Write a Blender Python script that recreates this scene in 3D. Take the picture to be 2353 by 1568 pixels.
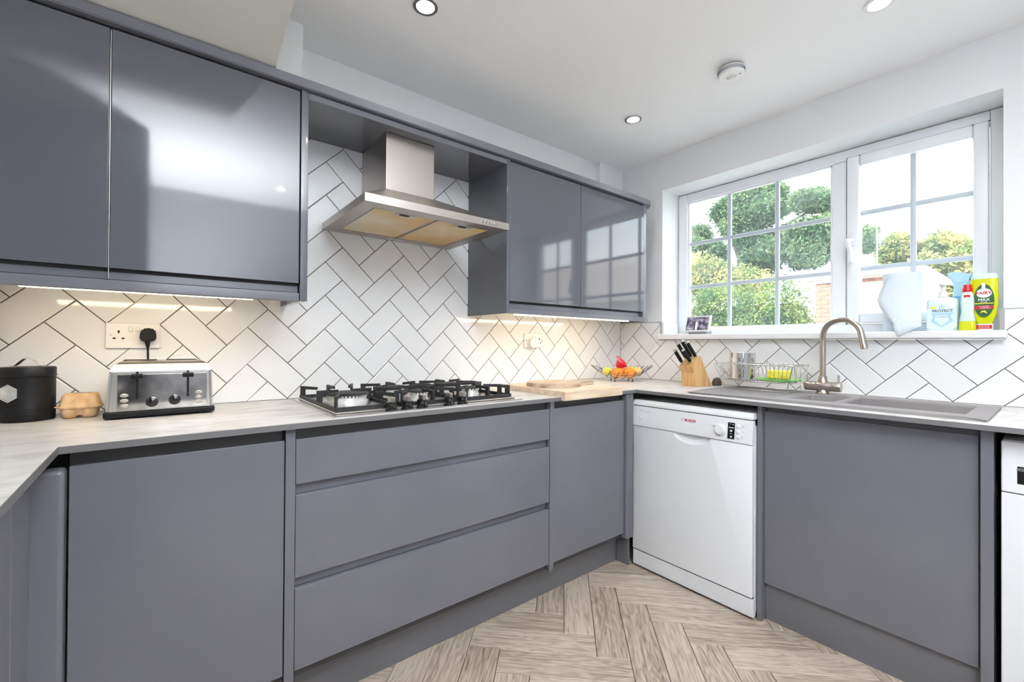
import bpy, bmesh, math, random
from mathutils import Matrix, Vector
PI = math.pi
random.seed(7)
for o in list(bpy.data.objects):
    bpy.data.objects.remove(o, do_unlink=True)
S = bpy.context.scene
C = S.collection

# ------------------------------------------------------------------ camera
FPX = 1014.452
CAM = Vector((-2.563871, -1.978374, 1.135867))
CR = Vector((0.782086, -0.623140, 0.006162))
CU = Vector((-0.008531, -0.000820, 0.999963))
CF = Vector((0.623112, 0.782110, 0.005957))
cd = bpy.data.cameras.new('camera')
cam = bpy.data.objects.new('camera', cd)
C.objects.link(cam)
cd.sensor_width = 36.0
cd.lens = 36.0 * FPX / 2353.0
cd.clip_start = 0.02
cd.clip_end = 300
m = Matrix.Identity(4)
for i in range(3):
    m[i][0] = CR[i]; m[i][1] = CU[i]; m[i][2] = -CF[i]; m[i][3] = CAM[i]
cam.matrix_world = m
S.camera = cam

def ray(px, py):
    """direction of a photograph pixel (2353 x 1568), unit horizontal length"""
    d = CR * ((px - 1176.5) / FPX) - CU * ((py - 784.0) / FPX) + CF
    return d / math.hypot(d.x, d.y)

# ------------------------------------------------------------------ world, sun, exposure
w = bpy.data.worlds.new('sky')
S.world = w
w.use_nodes = True
nt = w.node_tree
nt.nodes.clear()
wo = nt.nodes.new('ShaderNodeOutputWorld')
bg = nt.nodes.new('ShaderNodeBackground')
tc = nt.nodes.new('ShaderNodeTexCoord')
nz = nt.nodes.new('ShaderNodeTexNoise')
nz.inputs['Scale'].default_value = 2.2
nz.inputs['Detail'].default_value = 6
rp = nt.nodes.new('ShaderNodeValToRGB')
rp.color_ramp.elements[0].position = 0.40
rp.color_ramp.elements[0].color = (0.60, 0.76, 1.0, 1)
rp.color_ramp.elements[1].position = 0.62
rp.color_ramp.elements[1].color = (1.0, 1.0, 1.0, 1)
nt.links.new(tc.outputs['Generated'], nz.inputs['Vector'])
nt.links.new(nz.outputs['Fac'], rp.inputs['Fac'])
nt.links.new(rp.outputs['Color'], bg.inputs['Color'])
bg.inputs['Strength'].default_value = 2.4
nt.links.new(bg.outputs['Background'], wo.inputs['Surface'])

sl = bpy.data.lights.new('sun', 'SUN')
sl.energy = 4.5
sl.angle = math.radians(1.5)
sl.color = (1.0, 0.94, 0.82)
sun = bpy.data.objects.new('sun', sl)
C.objects.link(sun)
sun.rotation_euler = Vector((0.62, -0.25, -0.78)).to_track_quat('-Z', 'Y').to_euler()

S.view_settings.view_transform = 'Standard'
S.view_settings.look = 'None'
S.view_settings.exposure = 1.38
S.view_settings.gamma = 1.0
S.view_settings.use_curve_mapping = False
S.cycles.diffuse_bounces = 8
S.cycles.max_bounces = 16
S.cycles.transparent_max_bounces = 24

# the photographer's flash, bounced off the ceiling behind the camera
fl0 = bpy.data.lights.new('bounce_flash', 'SPOT')
fl0.energy = 540.0
fl0.color = (0.90, 0.95, 1.0)
fl0.spot_size = math.radians(116)
fl0.spot_blend = 1.0
fl0.shadow_soft_size = 0.06
flash = bpy.data.objects.new('bounce_flash', fl0)
C.objects.link(flash)
flash.location = (-2.42, -2.34, 0.96)
flash.rotation_euler = Vector((-0.02, -0.20, 0.97)).to_track_quat('-Z', 'Y').to_euler()

# ------------------------------------------------------------------ materials
M = {}
def mat(name, col, rough=0.5, metal=0.0, spec=0.5, coat=0.0, emit=None, estr=0.0, alpha=None, trans=0.0, ior=None):
    ma = bpy.data.materials.new(name)
    ma.use_nodes = True
    b = ma.node_tree.nodes['Principled BSDF']
    b.inputs['Base Color'].default_value = (*col, 1)
    b.inputs['Roughness'].default_value = rough
    b.inputs['Metallic'].default_value = metal
    b.inputs['Specular IOR Level'].default_value = spec
    b.inputs['Coat Weight'].default_value = coat
    b.inputs['Coat Roughness'].default_value = 0.04
    if emit:
        b.inputs['Emission Color'].default_value = (*emit, 1)
        b.inputs['Emission Strength'].default_value = estr
    if trans:
        b.inputs['Transmission Weight'].default_value = trans
    if ior:
        b.inputs['IOR'].default_value = ior
    M[name] = ma
    return ma

def nodes(ma):
    return ma.node_tree, ma.node_tree.nodes['Principled BSDF']

def noise_col(ma, c0, c1, scale, p0=0.35, p1=0.65, detail=5, stretch=(1, 1, 1), coord='Object', rough=None, bump=0.0, distort=0.0):
    t, b = nodes(ma)
    co = t.nodes.new('ShaderNodeTexCoord')
    mp = t.nodes.new('ShaderNodeMapping')
    mp.inputs['Scale'].default_value = stretch
    n = t.nodes.new('ShaderNodeTexNoise')
    n.inputs['Scale'].default_value = scale
    n.inputs['Detail'].default_value = detail
    n.inputs['Distortion'].default_value = distort
    r = t.nodes.new('ShaderNodeValToRGB')
    r.color_ramp.elements[0].position = p0
    r.color_ramp.elements[0].color = (*c0, 1)
    r.color_ramp.elements[1].position = p1
    r.color_ramp.elements[1].color = (*c1, 1)
    t.links.new(co.outputs[coord], mp.inputs['Vector'])
    t.links.new(mp.outputs['Vector'], n.inputs['Vector'])
    t.links.new(n.outputs['Fac'], r.inputs['Fac'])
    t.links.new(r.outputs['Color'], b.inputs['Base Color'])
    if bump:
        bp = t.nodes.new('ShaderNodeBump')
        bp.inputs['Strength'].default_value = bump
        bp.inputs['Distance'].default_value = 0.002
        t.links.new(n.outputs['Fac'], bp.inputs['Height'])
        t.links.new(bp.outputs['Normal'], b.inputs['Normal'])
    return ma

mat('cab', (0.155, 0.158, 0.178), 0.17, spec=0.55)
noise_col(M['cab'], (0.150, 0.153, 0.173), (0.162, 0.165, 0.186), 3.0)
mat('cab_gloss_dim', (0.105, 0.109, 0.126), 0.07, spec=0.5, coat=0.45)  # same cabinet paint, darkened to put light falloff into the colour
mat('recess', (0.055, 0.054, 0.056), 0.4)
mat('plinth', (0.145, 0.145, 0.155), 0.35)
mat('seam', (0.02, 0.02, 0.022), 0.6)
mat('wall', (0.74, 0.745, 0.745), 0.7, spec=0.2)
mat('wall_rear_dim', (0.36, 0.36, 0.37), 0.8, spec=0.1)  # unseen wall, colour darkened to dim its reflection in the doors
mat('ceil', (0.90, 0.90, 0.895), 0.8, spec=0.1)
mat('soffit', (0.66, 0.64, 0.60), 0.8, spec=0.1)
mat('tile', (0.76, 0.76, 0.755), 0.07, spec=0.5)
mat('grout', (0.105, 0.098, 0.09), 0.8)
mat('trim_grey', (0.34, 0.34, 0.34), 0.4)
mat('edge', (0.165, 0.16, 0.163), 0.35)
mat('upvc', (0.80, 0.82, 0.83), 0.25)
mat('bar_backlit', (0.52, 0.58, 0.62), 0.3)  # grey glazing bars, with their backlit blue-grey shade put into the colour
mat('sillwhite', (0.76, 0.755, 0.75), 0.2)
mat('white_gloss', (0.74, 0.75, 0.76), 0.2)
mat('white_plastic', (0.78, 0.77, 0.75), 0.3)
mat('white_matte', (0.80, 0.80, 0.80), 0.6)
mat('black', (0.008, 0.008, 0.009), 0.45, spec=0.25)
mat('black_gloss', (0.01, 0.01, 0.011), 0.1)
mat('iron', (0.022, 0.022, 0.024), 0.5, spec=0.35)
mat('chrome', (0.75, 0.74, 0.72), 0.12, metal=1.0)
mat('steel', (0.58, 0.56, 0.53), 0.30, metal=1.0)
mat('steel_bright', (0.72, 0.71, 0.70), 0.16, metal=1.0)
mat('reflect_mottle', (0.5, 0.5, 0.5), 0.10, metal=1.0)
noise_col(M['reflect_mottle'], (0.36, 0.35, 0.35), (0.64, 0.62, 0.60), 22, 0.36, 0.66, detail=8)  # noise in the colour imitates a mottled reflection on the toaster front
mat('aluminium', (0.80, 0.79, 0.77), 0.5, metal=0.7)
mat('hood_steel', (0.52, 0.475, 0.44), 0.33, metal=1.0)
mat('nickel', (0.50, 0.45, 0.40), 0.28, metal=1.0)
mat('filter', (0.62, 0.47, 0.26), 0.45)
noise_col(M['filter'], (0.68, 0.45, 0.17), (0.74, 0.66, 0.50), 3.2, 0.38, 0.62, detail=3)
mat('sink', (0.245, 0.225, 0.225), 0.42)
mat('egg', (0.62, 0.40, 0.21), 0.85)
noise_col(M['egg'], (0.52, 0.32, 0.15), (0.68, 0.46, 0.26), 40, bump=0.4)
mat('bamboo', (0.66, 0.40, 0.17), 0.4)
noise_col(M['bamboo'], (0.55, 0.31, 0.11), (0.72, 0.46, 0.21), 9, stretch=(6, 6, 0.6))
mat('board', (0.72, 0.56, 0.40), 0.5)
noise_col(M['board'], (0.62, 0.45, 0.30), (0.78, 0.64, 0.48), 6, stretch=(1, 9, 9))
mat('board_old', (0.52, 0.40, 0.29), 0.6)
noise_col(M['board_old'], (0.33, 0.22, 0.14), (0.62, 0.50, 0.38), 7, stretch=(1, 5, 5))
mat('orange', (0.90, 0.34, 0.02), 0.4)
noise_col(M['orange'], (0.74, 0.20, 0.01), (0.82, 0.27, 0.015), 60, bump=0.3)
mat('lemon', (0.82, 0.66, 0.06), 0.4)
mat('apple', (0.75, 0.50, 0.16), 0.35)
mat('red_wrap', (0.55, 0.015, 0.03), 0.25)
mat('sponge', (0.92, 0.83, 0.04), 0.9)
noise_col(M['sponge'], (0.75, 0.64, 0.02), (0.95, 0.88, 0.08), 90, bump=0.6)
mat('green_plastic', (0.20, 0.62, 0.09), 0.35)
mat('brown', (0.09, 0.06, 0.035), 0.6)
mat('screen', (0.02, 0.018, 0.025), 0.08, emit=(0.35, 0.33, 0.42), estr=0.25)
tt, bb = nodes(M['screen'])
co = tt.nodes.new('ShaderNodeTexCoord'); n1 = tt.nodes.new('ShaderNodeTexNoise')
n1.inputs['Scale'].default_value = 38; n1.inputs['Detail'].default_value = 3
r1 = tt.nodes.new('ShaderNodeValToRGB')
r1.color_ramp.elements[0].position = 0.42; r1.color_ramp.elements[0].color = (0.06, 0.05, 0.07, 1)
r1.color_ramp.elements[1].position = 0.72; r1.color_ramp.elements[1].color = (0.55, 0.50, 0.66, 1)
tt.links.new(co.outputs['Object'], n1.inputs['Vector']); tt.links.new(n1.outputs['Fac'], r1.inputs['Fac'])
tt.links.new(r1.outputs['Color'], bb.inputs['Emission Color'])
bb.inputs['Emission Strength'].default_value = 0.45
mat('screen_glow', (0.4, 0.38, 0.5), 0.3, emit=(0.62, 0.58, 0.8), estr=0.5)
mat('grey_fabric', (0.28, 0.29, 0.30), 0.7)
mat('paper', (0.66, 0.73, 0.78), 0.9, spec=0.1)
tt, bb = nodes(M['paper'])
v1 = tt.nodes.new('ShaderNodeTexVoronoi'); v1.inputs['Scale'].default_value = 38
v1.feature = 'DISTANCE_TO_EDGE'
co = tt.nodes.new('ShaderNodeTexCoord'); b1 = tt.nodes.new('ShaderNodeBump')
b1.inputs['Strength'].default_value = 0.5; b1.inputs['Distance'].default_value = 0.003
tt.links.new(co.outputs['Object'], v1.inputs['Vector']); tt.links.new(v1.outputs['Distance'], b1.inputs['Height'])
tt.links.new(b1.outputs['Normal'], bb.inputs['Normal'])
mat('soap', (0.66, 0.78, 0.82), 0.2)
mat('soap_blue', (0.38, 0.60, 0.70), 0.3)
mat('ink', (0.10, 0.14, 0.17), 0.5)
mat('ink_grey', (0.42, 0.43, 0.45), 0.5)
mat('red_print', (0.52, 0.01, 0.025), 0.4)
mat('yellow_print', (0.85, 0.78, 0.02), 0.4)
mat('yellow_liquid', (0.62, 0.65, 0.01), 0.12)
mat('clear_plastic', (0.62, 0.74, 0.66), 0.1)
mat('pump_white', (0.72, 0.79, 0.82), 0.25)
mat('pale_cap', (0.55, 0.70, 0.72), 0.2)
mat('green_label', (0.02, 0.10, 0.03), 0.35)
mat('label_white', (0.82, 0.82, 0.80), 0.35)
mat('red_cap', (0.62, 0.01, 0.015), 0.25)
mat('jug_blue', (0.42, 0.66, 0.80), 0.2)
mat('jug_deep', (0.10, 0.36, 0.62), 0.2)
mat('led', (1, 0.9, 0.7), 0.4, emit=(1.0, 0.80, 0.52), estr=5.0)
mat('lamp_glow', (1, 0.95, 0.85), 0.4, emit=(1.0, 0.90, 0.74), estr=14.0)
mat('brick', (0.50, 0.22, 0.14), 0.85)
noise_col(M['brick'], (0.20, 0.085, 0.055), (0.32, 0.15, 0.10), 9)
mat('mortar', (0.36, 0.31, 0.26), 0.9)
mat('render_wall', (0.74, 0.62, 0.53), 0.9)
mat('house_white', (0.78, 0.78, 0.76), 0.8)
mat('rooftile', (0.42, 0.36, 0.33), 0.8)
mat('house_glass', (0.05, 0.07, 0.09), 0.05)
mat('ground', (0.30, 0.29, 0.27), 0.95)
mat('bark', (0.085, 0.066, 0.05), 0.9)
mat('dish_white', (0.85, 0.85, 0.85), 0.5)

# worktop: pale marbled laminate
mat('worktop', (0.6, 0.58, 0.55), 0.32)
t, b = nodes(M['worktop'])
co = t.nodes.new('ShaderNodeTexCoord'); mp = t.nodes.new('ShaderNodeMapping')
mp.inputs['Scale'].default_value = (1.0, 2.4, 1.0)
mp.inputs['Rotation'].default_value = (0, 0, 0.35)
n1 = t.nodes.new('ShaderNodeTexNoise'); n1.inputs['Scale'].default_value = 5.0; n1.inputs['Detail'].default_value = 9
n1.inputs['Distortion'].default_value = 1.2
n1.inputs['Roughness'].default_value = 0.62
r1 = t.nodes.new('ShaderNodeValToRGB')
e = r1.color_ramp.elements
e[0].position = 0.30; e[0].color = (0.40, 0.38, 0.355, 1)
e[1].position = 0.56; e[1].color = (0.645, 0.625, 0.60, 1)
x = e.new(0.44); x.color = (0.55, 0.53, 0.50, 1)
t.links.new(co.outputs['Object'], mp.inputs['Vector']); t.links.new(mp.outputs['Vector'], n1.inputs['Vector'])
t.links.new(n1.outputs['Fac'], r1.inputs['Fac']); t.links.new(r1.outputs['Color'], b.inputs['Base Color'])

# floor planks: grey-brown oak, grain along local x, tone random per plank
mat('plank', (0.36, 0.30, 0.25), 0.38)
t, b = nodes(M['plank'])
co = t.nodes.new('ShaderNodeTexCoord'); oi = t.nodes.new('ShaderNodeObjectInfo')
ad = t.nodes.new('ShaderNodeVectorMath'); ad.operation = 'MULTIPLY_ADD'
cb = t.nodes.new('ShaderNodeCombineXYZ')
t.links.new(oi.outputs['Random'], cb.inputs[0]); t.links.new(oi.outputs['Random'], cb.inputs[1]); t.links.new(oi.outputs['Random'], cb.inputs[2])
ad.inputs[1].default_value = (37, 53, 71)
t.links.new(cb.outputs[0], ad.inputs[0]); t.links.new(co.outputs['Object'], ad.inputs[2])
mp = t.nodes.new('ShaderNodeMapping'); mp.inputs['Scale'].default_value = (1.0, 7.0, 1.0)
t.links.new(ad.outputs[0], mp.inputs['Vector'])
n1 = t.nodes.new('ShaderNodeTexNoise'); n1.inputs['Scale'].default_value = 3.0; n1.inputs['Detail'].default_value = 3
t.links.new(mp.outputs['Vector'], n1.inputs['Vector'])
mul = t.nodes.new('ShaderNodeMath'); mul.operation = 'MULTIPLY'; mul.inputs[1].default_value = 9.0
t.links.new(n1.outputs['Fac'], mul.inputs[0])
sn = t.nodes.new('ShaderNodeMath'); sn.operation = 'PINGPONG'; sn.inputs[1].default_value = 0.5
t.links.new(mul.outputs[0], sn.inputs[0])
mp2 = t.nodes.new('ShaderNodeMapping'); mp2.inputs['Scale'].default_value = (5.0, 110.0, 1.0)
t.links.new(ad.outputs[0], mp2.inputs['Vector'])
n2 = t.nodes.new('ShaderNodeTexNoise'); n2.inputs['Scale'].default_value = 1.0; n2.inputs['Detail'].default_value = 4
t.links.new(mp2.outputs['Vector'], n2.inputs['Vector'])
mx = t.nodes.new('ShaderNodeMath'); mx.operation = 'MULTIPLY_ADD'; mx.inputs[1].default_value = 0.62
t.links.new(sn.outputs[0], mx.inputs[0]); t.links.new(n2.outputs['Fac'], mx.inputs[2])
mx2 = t.nodes.new('ShaderNodeMath'); mx2.operation = 'MULTIPLY_ADD'; mx2.inputs[1].default_value = 0.24
t.links.new(oi.outputs['Random'], mx2.inputs[0]); t.links.new(mx.outputs[0], mx2.inputs[2])
r1 = t.nodes.new('ShaderNodeValToRGB')
e = r1.color_ramp.elements
e[0].position = 0.34; e[0].color = (0.17, 0.125, 0.09, 1)
e[1].position = 0.98; e[1].color = (0.52, 0.435, 0.355, 1)
x = e.new(0.66); x.color = (0.36, 0.29, 0.23, 1)
t.links.new(mx2.outputs[0], r1.inputs['Fac']); t.links.new(r1.outputs['Color'], b.inputs['Base Color'])

# window glass: clear sheet with a faint mirror
def glass(name, refl):
    ma = bpy.data.materials.new(name); ma.use_nodes = True
    t = ma.node_tree; t.nodes.clear()
    o = t.nodes.new('ShaderNodeOutputMaterial'); mi = t.nodes.new('ShaderNodeMixShader')
    tr = t.nodes.new('ShaderNodeBsdfTransparent'); gl = t.nodes.new('ShaderNodeBsdfGlossy')
    gl.inputs['Roughness'].default_value = 0.0
    tr.inputs['Color'].default_value = (0.97, 0.99, 0.98, 1)
    mi.inputs[0].default_value = refl
    t.links.new(tr.outputs[0], mi.inputs[1]); t.links.new(gl.outputs[0], mi.inputs[2])
    # smears on the pane plus a translucent veil painting in haze
    m2 = t.nodes.new('ShaderNodeMixShader'); tl = t.nodes.new('ShaderNodeBsdfTranslucent')
    tl.inputs['Color'].default_value = (0.80, 0.92, 0.92, 1)
    co = t.nodes.new('ShaderNodeTexCoord'); n = t.nodes.new('ShaderNodeTexNoise'); n.inputs['Scale'].default_value = 4.0; n.inputs['Detail'].default_value = 5
    mr = t.nodes.new('ShaderNodeMapRange'); mr.inputs['From Min'].default_value = 0.3; mr.inputs['From Max'].default_value = 0.75
    mr.inputs['To Min'].default_value = 0.008; mr.inputs['To Max'].default_value = 0.045
    t.links.new(co.outputs['Object'], n.inputs['Vector']); t.links.new(n.outputs['Fac'], mr.inputs['Value']); t.links.new(mr.outputs['Result'], m2.inputs[0])
    t.links.new(mi.outputs[0], m2.inputs[1]); t.links.new(tl.outputs[0], m2.inputs[2]); t.links.new(m2.outputs[0], o.inputs[0])
    M[name] = ma
glass('glass', 0.03)

def leaf(name, c0, c1, scale):
    ma = bpy.data.materials.new(name); ma.use_nodes = True
    t = ma.node_tree; t.nodes.clear()
    o = t.nodes.new('ShaderNodeOutputMaterial'); mi = t.nodes.new('ShaderNodeMixShader')
    d = t.nodes.new('ShaderNodeBsdfDiffuse'); tr = t.nodes.new('ShaderNodeBsdfTranslucent')
    co = t.nodes.new('ShaderNodeTexCoord'); n = t.nodes.new('ShaderNodeTexNoise')
    n.inputs['Scale'].default_value = scale; n.inputs['Detail'].default_value = 4
    r = t.nodes.new('ShaderNodeValToRGB')
    r.color_ramp.elements[0].position = 0.38; r.color_ramp.elements[0].color = (*c0, 1)
    r.color_ramp.elements[1].position = 0.62; r.color_ramp.elements[1].color = (*c1, 1)
    t.links.new(co.outputs['Object'], n.inputs['Vector']); t.links.new(n.outputs['Fac'], r.inputs['Fac'])
    t.links.new(r.outputs['Color'], d.inputs['Color']); t.links.new(r.outputs['Color'], tr.inputs['Color'])
    mi.inputs[0].default_value = 0.35
    t.links.new(d.outputs[0], mi.inputs[1]); t.links.new(tr.outputs[0], mi.inputs[2]); t.links.new(mi.outputs[0], o.inputs[0])
    M[name] = ma
leaf('leaf_tree', (0.085, 0.15, 0.085), (0.20, 0.27, 0.14), 2.5)
leaf('leaf_hedge', (0.085, 0.16, 0.06), (0.27, 0.33, 0.12), 2.5)
leaf('leaf_yellow', (0.15, 0.21, 0.09), (0.50, 0.46, 0.20), 1.8)

# ------------------------------------------------------------------ helpers
LOC = {}
def tag(o, label=None, cat=None, group=None, kind=None):
    if label: o['label'] = label
    if cat: o['category'] = cat
    if group: o['group'] = group
    if kind: o['kind'] = kind
    return o

def thing(name, label, cat, loc=(0, 0, 0), rotz=0.0, group=None, local=False):
    """an Empty at the thing's base; parts are given in world coordinates unless local"""
    o = bpy.data.objects.new(name, None)
    C.objects.link(o)
    o.empty_display_size = 0.05
    o.location = loc
    o.rotation_euler = (0, 0, rotz)
    LOC[o.name] = None if local else Vector(loc)
    return tag(o, label, cat, group)

def new_obj(name, me, ma, parent=None, smooth=None):
    o = bpy.data.objects.new(name, me)
    C.objects.link(o)
    if ma is not None:
        me.materials.clear()
        me.materials.append(M[ma] if isinstance(ma, str) else ma)
    if smooth is not None:
        for p in me.polygons: p.use_smooth = True
        me.set_sharp_from_angle(angle=math.radians(smooth))
    if parent is not None:
        o.parent = parent
        L = LOC.get(parent.name)
        if L is not None:
            o.matrix_parent_inverse = Matrix.Translation(-L)
    return o

def fin(name, bm, ma, parent=None, smooth=None):
    bmesh.ops.recalc_face_normals(bm, faces=bm.faces[:])
    me = bpy.data.meshes.new(name)
    bm.to_mesh(me); bm.free()
    return new_obj(name, me, ma, parent, smooth)

def bxm(bm, x0, x1, y0, y1, z0, z1):
    vs = [bm.verts.new((x, y, z)) for x in (x0, x1) for y in (y0, y1) for z in (z0, z1)]
    fs = []
    for q in ((0, 1, 3, 2), (4, 6, 7, 5), (0, 4, 5, 1), (2, 3, 7, 6), (0, 2, 6, 4), (1, 5, 7, 3)):
        fs.append(bm.faces.new([vs[i] for i in q]))
    return vs, fs

def wn(o):
    md = o.modifiers.new('normals', 'WEIGHTED_NORMAL')
    md.keep_sharp = True
    return o

def box(name, x0, x1, y0, y1, z0, z1, ma, parent=None, bev=0.0, seg=2):
    bm = bmesh.new()
    bxm(bm, x0, x1, y0, y1, z0, z1)
    if bev:
        bmesh.ops.bevel(bm, geom=bm.edges[:], offset=bev, segments=seg, affect='EDGES', profile=0.5)
    return wn(fin(name, bm, ma, parent, 60)) if bev else fin(name, bm, ma, parent)

def boxes(name, lst, ma, parent=None, bev=0.0):
    bm = bmesh.new()
    for a in lst: bxm(bm, *a)
    if bev:
        bmesh.ops.bevel(bm, geom=bm.edges[:], offset=bev, segments=1, affect='EDGES')
    return wn(fin(name, bm, ma, parent, 60)) if bev else fin(name, bm, ma, parent)

def lathem(bm, prof, c, segs=32, axis=Vector((0, 0, 1)), caps=True, sx=1.0, sy=1.0):
    axis = Vector(axis).normalized()
    a = Vector((1, 0, 0)) if abs(axis.x) < 0.9 else Vector((0, 1, 0))
    e1 = (a - axis * a.dot(axis)).normalized()
    e2 = axis.cross(e1)
    c = Vector(c)
    rings = []
    for r, h in prof:
        rings.append([bm.verts.new(c + axis * h + e1 * (r * sx * math.cos(2 * PI * k / segs)) + e2 * (r * sy * math.sin(2 * PI * k / segs))) for k in range(segs)])
    for q in range(len(rings) - 1):
        for k in range(segs):
            bm.faces.new((rings[q][k], rings[q][(k + 1) % segs], rings[q + 1][(k + 1) % segs], rings[q + 1][k]))
    if caps:
        bm.faces.new(rings[0]); bm.faces.new(rings[-1])

def lathe(name, prof, c, ma, parent=None, segs=32, axis=(0, 0, 1), caps=True, smooth=40, sx=1.0, sy=1.0):
    bm = bmesh.new()
    lathem(bm, prof, c, segs, axis, caps, sx, sy)
    return fin(name, bm, ma, parent, smooth)

def tubem(bm, pts, r, segs=8, closed=False, caps=True):
    pts = [Vector(p) for p in pts]
    n = len(pts)
    rings = []
    prev = None
    for i, p in enumerate(pts):
        if closed:
            d = (pts[(i + 1) % n] - pts[i - 1])
        else:
            d = (pts[min(i + 1, n - 1)] - pts[max(i - 1, 0)])
        d.normalize()
        if prev is None:
            a = Vector((0, 0, 1)) if abs(d.z) < 0.9 else Vector((1, 0, 0))
            e1 = (a - d * a.dot(d)).normalized()
        else:
            e1 = (prev - d * prev.dot(d)).normalized()
        prev = e1
        e2 = d.cross(e1)
        rr = r[i] if isinstance(r, (list, tuple)) else r
        rings.append([bm.verts.new(p + (e1 * math.cos(2 * PI * k / segs) + e2 * math.sin(2 * PI * k / segs)) * rr) for k in range(segs)])
    m_ = n if closed else n - 1
    for q in range(m_):
        A, B = rings[q], rings[(q + 1) % n]
        for k in range(segs):
            bm.faces.new((A[k], A[(k + 1) % segs], B[(k + 1) % segs], B[k]))
    if not closed and caps:
        bm.faces.new(rings[0]); bm.faces.new(rings[-1])

def tube(name, pts, r, ma, parent=None, segs=8, closed=False):
    bm = bmesh.new()
    tubem(bm, pts, r, segs, closed)
    return fin(name, bm, ma, parent, 60)

def prism(name, poly, axis, a0, a1, ma, parent=None, bev=0.0, smooth=None):
    """extrude a 2-D outline along an axis: axis x -> (y,z), y -> (x,z), z -> (x,y)"""
    bm = bmesh.new()
    prismm(bm, poly, axis, a0, a1)
    if bev:
        bmesh.ops.bevel(bm, geom=bm.edges[:], offset=bev, segments=2, affect='EDGES')
    o = fin(name, bm, ma, parent, smooth if smooth else (40 if bev else None))
    return wn(o) if (bev or smooth) else o

def prismm(bm, poly, axis, a0, a1):
    def P(p, a):
        return {'x': (a, p[0], p[1]), 'y': (p[0], a, p[1]), 'z': (p[0], p[1], a)}[axis]
    A = [bm.verts.new(P(p, a0)) for p in poly]
    B = [bm.verts.new(P(p, a1)) for p in poly]
    bm.faces.new(A); bm.faces.new(B)
    n = len(poly)
    for i in range(n):
        bm.faces.new((A[i], A[(i + 1) % n], B[(i + 1) % n], B[i]))

def text(name, body, size, loc, right, up, ma, parent=None, depth=0.0004, align='CENTER', bold=0.0):
    cu = bpy.data.curves.new(name, 'FONT')
    cu.body = body; cu.size = size; cu.extrude = depth; cu.align_x = align; cu.align_y = 'CENTER'
    cu.offset = bold
    cu.resolution_u = 2
    tmp = bpy.data.objects.new(name, cu)
    C.objects.link(tmp)
    me = bpy.data.meshes.new_from_object(tmp)
    bpy.data.objects.remove(tmp, do_unlink=True)
    right = Vector(right).normalized(); up = Vector(up).normalized(); nn = right.cross(up)
    mm = Matrix.Identity(4)
    for i in range(3):
        mm[i][0] = right[i]; mm[i][1] = up[i]; mm[i][2] = nn[i]; mm[i][3] = loc[i]
    me.transform(mm)
    me.name = name
    return new_obj(name, me, ma, parent)

def struct(o):
    o['kind'] = 'structure'
    return o

def boolean_cut(o, cutter):
    md = o.modifiers.new('cut', 'BOOLEAN')
    md.operation = 'DIFFERENCE'; md.object = cutter; md.solver = 'EXACT'
    dg = bpy.context.evaluated_depsgraph_get()
    me = bpy.data.meshes.new_from_object(o.evaluated_get(dg))
    o.modifiers.clear()
    old = o.data
    o.data = me
    bpy.data.meshes.remove(old)
    bpy.data.objects.remove(cutter, do_unlink=True)

# ------------------------------------------------------------------ room shell
ZW = 0.9045          # worktop top
CEIL = 2.377
XL, YF = -3.40, -3.20  # left wall, wall behind the camera
WY0, WY1, WZ0, WZ1 = -0.325, -1.826, 1.165, 2.15   # window opening

floor = struct(box('floor', XL, 0.0, YF, 0.0, -0.06, -0.006, 'seam'))
ceiling = struct(box('ceiling', XL - 0.2, 0.3, YF - 0.2, 0.2, CEIL, CEIL + 0.25, 'ceil'))
wall_back = struct(boxes('wall_back', [(XL - 0.2, 0.3, 0.03, 0.2, -0.06, CEIL)], 'wall'))
wall_right = struct(boxes('wall_right', [
    (0.012, 0.30, YF - 0.2, 0.03, -0.06, WZ0), (0.012, 0.30, YF - 0.2, 0.03, WZ1, CEIL),
    (0.012, 0.30, WY0, 0.03, WZ0, WZ1), (0.012, 0.30, YF - 0.2, WY1, WZ0, WZ1)], 'wall'))
wall_left = struct(box('wall_left', XL - 0.2, XL, YF - 0.2, 0.03, -0.06, CEIL, 'wall'))
wall_front = struct(box('wall_front', XL, 0.012, YF - 0.2, YF, -0.06, CEIL, 'wall_rear_dim'))
# boxed-in pier and corner stub above the wall cabinets, sloping soffit at the left
box('pier', -2.60, -2.137, -0.12, 0.03, 2.05, CEIL, 'wall', wall_back)
box('pipe_boxing', -0.235, 0.012, -0.005, 0.03, 2.05, CEIL, 'wall', wall_back)
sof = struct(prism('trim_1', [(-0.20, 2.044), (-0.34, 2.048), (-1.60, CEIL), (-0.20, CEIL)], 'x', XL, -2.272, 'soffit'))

# ------------------------------------------------------------------ wall tiles (2:1 herringbone laid at 45 degrees)
TS = 0.0719
GH = 0.0016 / 0.1017   # half a joint, in tile widths
def clip(poly, a, b, c):
    out = []
    n = len(poly)
    for i in range(n):
        (p, f), (q, _) = poly[i], poly[(i + 1) % n]
        dp = a * p[0] + b * p[1] - c; dq = a * q[0] + b * q[1] - c
        if dp <= 0:
            if dq <= 0: out.append((p, f))
            else:
                s = dp / (dp - dq); x = (p[0] + (q[0] - p[0]) * s, p[1] + (q[1] - p[1]) * s)
                out.append((p, f)); out.append((x, False))
        elif dq <= 0:
            s = dp / (dp - dq); x = (p[0] + (q[0] - p[0]) * s, p[1] + (q[1] - p[1]) * s)
            out.append((x, f))
    return out

def area(poly):
    s = 0
    for i in range(len(poly)):
        p, q = poly[i][0], poly[(i + 1) % len(poly)][0]
        s += p[0] * q[1] - p[1] * q[0]
    return s / 2

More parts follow.
